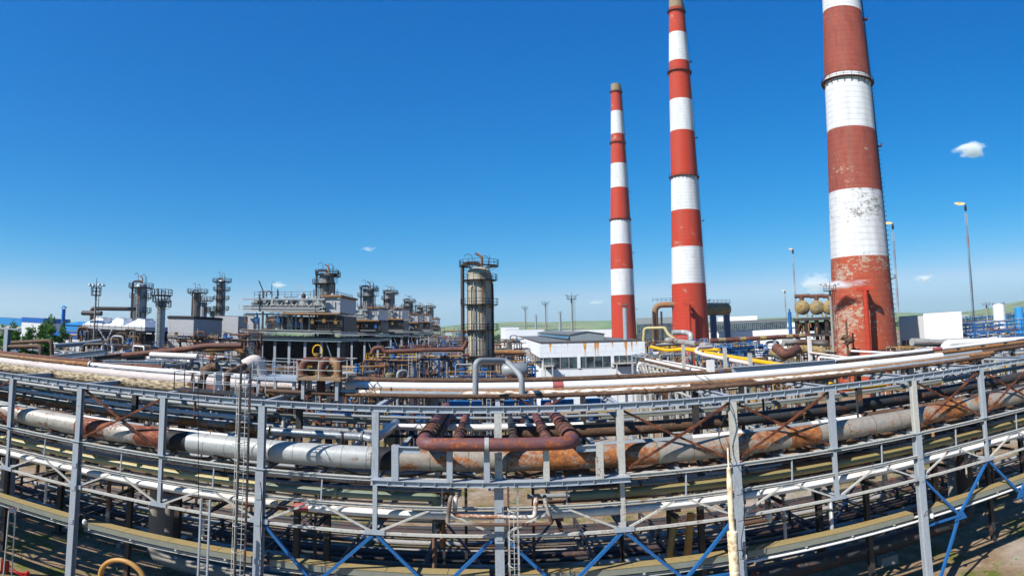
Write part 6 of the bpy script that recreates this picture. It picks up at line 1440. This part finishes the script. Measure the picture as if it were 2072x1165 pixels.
def hoop():
    Y = 21.0; a, b, c = at_y(203, 1172, Y), at_y(249, 1134, Y), at_y(297, 1172, Y); x = (a.x + c.x) / 2; r = (c.x - a.x) / 2; zc = b.z - r
    P = V((x, Y, 0)); m = MB(P); m.tube([(x - r, Y, 0), (x - r, Y, zc)] + [(x + r * cos(u), Y, zc + r * sin(u)) for u in [pi - pi * k / 24 for k in range(25)]] + [(x + r, Y, zc), (x + r, Y, 0)], .115, 14); o = m.build('pipe_hoop', 'ochre'); tag(o, 'ochre painted pipe hoop arching up at the bottom edge, rust on its shoulder', 'pipe hoop')
    m = MB(P); m.cyl((x - r, Y, zc - 1.2), (x - r, Y, zc - 1.1), .15, n=14); m.build('collar', 'ochre', o)
hoop()
# lamps on columns, loose cables
for lab, px, y in (('small pale cage lamp on a hooked arm at the first column', 171, 1057), ('small pale cage lamp on a hooked arm at the last column', 1886, 1045), ('small pale cage lamp low on the column behind the cream pole', 1507, 1128)):
    P = at_y(px, y, 29.4); m = MB(P); m.tube(fillet([P + V((-.55, .1, .1)), P + V((-.4, 0, .55)), P + V((0, 0, .5)), P + V((0, 0, .2))], .15, 4), .025, 6); o = m.build('cage_lamp', 'steel_dark'); tag(o, lab, 'lamp')
    m = MB(P); m.lathe(P, [(.02, .25), (.12, .18), (.14, 0), (.1, -.12), (.02, -.16)], 10); m.build('lamp_shade', 'white_pipe', o)
def cables():
    rnd = random.Random(5)
    for k, (lab, pl) in enumerate((('thin black cable sagging from the white pipe to the pale column, uppermost', [(1405, 758, 35.5), (1450, 785, 33.5), (1478, 812, 30), (1470, 845, 29.6)]), ('thin black cable sagging beside the uppermost one', [(1425, 760, 35.5), (1462, 790, 33.5), (1476, 825, 29.6), (1455, 880, 29.5)]),
            ('thin black cable hanging in a loop down the column by the cream pole', [(1475, 830, 29.6), (1452, 870, 29.4), (1458, 900, 29.4), (1482, 940, 29.4)]), ('thin dark wire hanging straight down before the walkway', [(401, 760, 29), (401, 900, 29), (402, 1010, 29)]), ('dark cable running down the second column face', [(527, 975, 29.3), (531, 1010, 29.3), (526, 1060, 29.3), (530, 1120, 29.3)]),
            ('thin pale wire drooping beside the cream pole to the lamp', [(1507, 1000, 29.3), (1506, 1060, 29.3), (1498, 1100, 29.2), (1506, 1128, 29.2)]))):
        P = at_y(*pl[0]); m = MB(P); m.tube(fillet([at_y(*q) for q in pl], 2.0, 6), .022, 5); o = m.build('cable', 'black'); tag(o, lab, 'cable')
cables()
# crane jib far off
def crane():
    A = at_d(533, 590, 420); B = at_d(524, 568, 420); P = V((A.x, A.y, 0)); m = MB(P); m.bar(P, A, 1.2); t = m.build('crane', 'steel_dark'); tag(t, 'tiny dark crane jib rising behind the roof of the first cooler unit', 'crane'); m = MB(P); m.bar(A, B, .8); m.build('jib', 'steel_dark', t)
crane()

def actuators(label, y, pxs, mt, r=.16, box=(.5, .45, .5)):
    Y = 44.6; z = at_y(1130, y, Y).z - .4; x0, x1 = x_at(pxs[0], Y, z) - 1.5, x_at(pxs[-1], Y, z) + 1.5; P = V(((x0 + x1) / 2, Y, z)); m = MB(P); m.cyl((x0, Y, z), (x1, Y, z), r, n=10); o = m.build('header_pipe', 'grey_pipe'); tag(o, label, 'pipe')
    for px in pxs:
        x = x_at(px, Y, z); m = MB(P); m.box((x, Y, z + r + .3), box); m.cyl((x, Y - .3, z + r + .3), (x, Y + .3, z + r + .3), .16, n=10); m.build('actuator', mt, o)
    for f in (.05, .5, .95):
        x = x0 + (x1 - x0) * f; m = MB(P); m.bar((x, Y, 0), (x, Y, z - r), .2); m.build('leg', 'steel_dark', o)
actuators('grey header with a row of light blue actuator boxes behind the great loop', 816, [920, 940, 965, 1030, 1060, 1105, 1130, 1150, 1185, 1205, 1228], 'blue_lt', box=(.75, .45, .5))
actuators('grey header with a row of deep blue actuator boxes low behind the great loop', 846, [650, 680, 700, 800, 830, 850, 890, 920, 945, 1045, 1075, 1100, 1160, 1200, 1240], 'blue', box=(.8, .45, .5))
for lab, y in (('upper of two thin white lines under the cable duct by the last column', 1087), ('lower of two thin white lines under the cable duct by the last column', 1097)):
    z = at_y(1700, y, 30.7).z; x0, x1 = x_at(1505, 30.7, z), PX(12); m = MB(((x0 + x1) / 2, 30.7, z)); m.cyl((x0, 30.7, z), (x1, 30.7, z), .09, n=8); o = m.build('thin_line', 'white_pipe'); tag(o, lab, 'pipe')
    for k in range(7):
        x = x0 + .5 + (x1 - x0 - 1) * k / 6; m = MB(((x0 + x1) / 2, 30.7, z)); m.bar((x, 30.7, z), (x, 30.75, 7.3), .04); m.build('hanger', 'steel_dark', o)

def ground_bits():
    rr = random.Random(12); m = MB()
    for k in range(5200):
        x = rr.uniform(-46, 48); y = rr.uniform(31, 64)
        if sin(x * .31 + 1) * cos(y * .43 + x * .1) < -.15: continue
        h = rr.uniform(.1, .42); a = rr.uniform(0, 6.28); d = V((cos(a) * .06, sin(a) * .06, 0)); p = V((x, y, 0)); q = p + V((rr.uniform(-.15, .15), rr.uniform(-.15, .15), h)); m._add([p - d, p + d, q], [(0, 1, 2)])
    o = m.build('weeds', 'leaf'); o['kind'] = 'stuff'
    for lab, px, py, w, h in (('tan concrete block lying in the shade below the last blue struts', 1795, 1140, 1.6, .9), ('broken concrete slab leaning on the ground beside the tan block', 1765, 1128, 1.1, .5), ('low rubble block near the foot of the paler tan riser', 1430, 1130, 1.0, .5), ('squat concrete block under the cable duct by the shorter ladder', 372, 1120, 1.2, .7)):
        P = at_z(px, py, 0); m = MB(P); m.prism([(P.x - w / 2, P.y - .5), (P.x + w * .4, P.y - .6), (P.x + w * .55, P.y + .35), (P.x - w * .35, P.y + .5)], 0, h); o = m.build('concrete_block', 'conc'); tag(o, lab, 'concrete block'); m = MB(P); m.tube(fillet([P + V((-.2, 0, h - .05)), P + V((-.2, 0, h + .16)), P + V((.2, 0, h + .16)), P + V((.2, 0, h - .05))], .08, 3), .02, 5); m.build('lifting_eye', 'brown_pipe', o)
ground_bits()
# ------------------------------------------------------------------ air: haze, clouds, steam
def haze():
    t = NT('haze_air'); t.t.nodes.remove(t.b); v = t.n('ShaderNodeVolumePrincipled'); v.inputs['Color'].default_value = (.8, .9, 1, 1); v.inputs['Density'].default_value = 6.5e-5; v.inputs['Anisotropy'].default_value = .3
    t.l(v.outputs[0], t.out.inputs['Volume']); MT['haze'] = t.m
    m = MB(); m.box((0, 2500, 119), (15000, 9800, 260)); o = m.build('haze', 'haze'); o['kind'] = 'stuff'
haze()
def puff(name, label, cat, c, size, rz, density, sc, seed, cut=.5, col=(1, 1, 1, 1), aniso=.0, group=None, noise_w=.75):
    c = V(c); t = NT(name + '_vapour'); t.t.nodes.remove(t.b); v = t.n('ShaderNodeVolumePrincipled'); v.inputs['Color'].default_value = col; v.inputs['Anisotropy'].default_value = aniso
    g = t.n('ShaderNodeTexCoord'); ob = g.outputs['Object']
    ln = t.n('ShaderNodeVectorMath', operation='LENGTH'); t.l(ob, ln.inputs[0])
    ad = t.n('ShaderNodeVectorMath', operation='ADD'); t.l(ob, ad.inputs[0]); ad.inputs[1].default_value = (seed * 3.1, seed * 1.7, seed)
    n = t.noise(ad.outputs[0], sc, 6, .6)
    d = t.math('SUBTRACT', t.math('SUBTRACT', 1.0, ln.outputs['Value']), t.math('MULTIPLY', t.math('SUBTRACT', n, cut), -3.2 * noise_w))
    d = t.math('MULTIPLY', t.math('MAXIMUM', t.math('SUBTRACT', d, .35), 0.0), density); t.l(d, v.inputs['Density']); t.l(v.outputs[0], t.out.inputs['Volume'])
    me = MB(); me.lathe((0, 0, 0), [(max(.001, 1.25 * sin(pi * k / 10)), -1.25 * cos(pi * k / 10)) for k in range(11)], 20)
    o = me.build(name, t.m); o.location = c; o.scale = size; o.rotation_euler = (0, 0, rz); tag(o, label, cat, group); return o
for k, (lab, px, py, w, h, den) in enumerate((('white fair-weather cloud high in the blue sky beside the broadest chimney', 1962, 303, 104, 40, .06), ('small low white cloud between the flare stacks', 1869, 563, 54, 24, .07), ('low white cloud behind the rust-patched drums', 1648, 572, 96, 60, .03), ('tiny white cloud low above the first cooler unit', 563, 577, 46, 18, .07),
        ('faint wisp of cloud above the receding tower row', 745, 504, 46, 13, .03), ('faint wisp low beside the most distant chimney', 1206, 612, 46, 16, .03))):
    D = 4200 if k == 0 else 9500; P = at_d(px, py, D); q = D / F * (P.length / D)
    puff('cloud', lab, 'cloud', P, (w * q / 2 * .95, w * q / 2 * .8, h * q / 2), -atan2(P.x, P.y), den * (4200 / D), 1.5, k + 2, .5, (.98, .99, 1, 1))
A = at_d(1752, 580, 156.5); B = at_d(1640, 571, 160); c = (A + B) / 2
puff('steam_plume', 'white steam plume blown sideways from the standpipe across the broadest chimney', 'steam', c, ((A - B).length * .62, 2.1, 1.75), atan2((A - B).y, (A - B).x), 4.5, 2.0, 9, .5, (1, 1, 1, 1), .2)
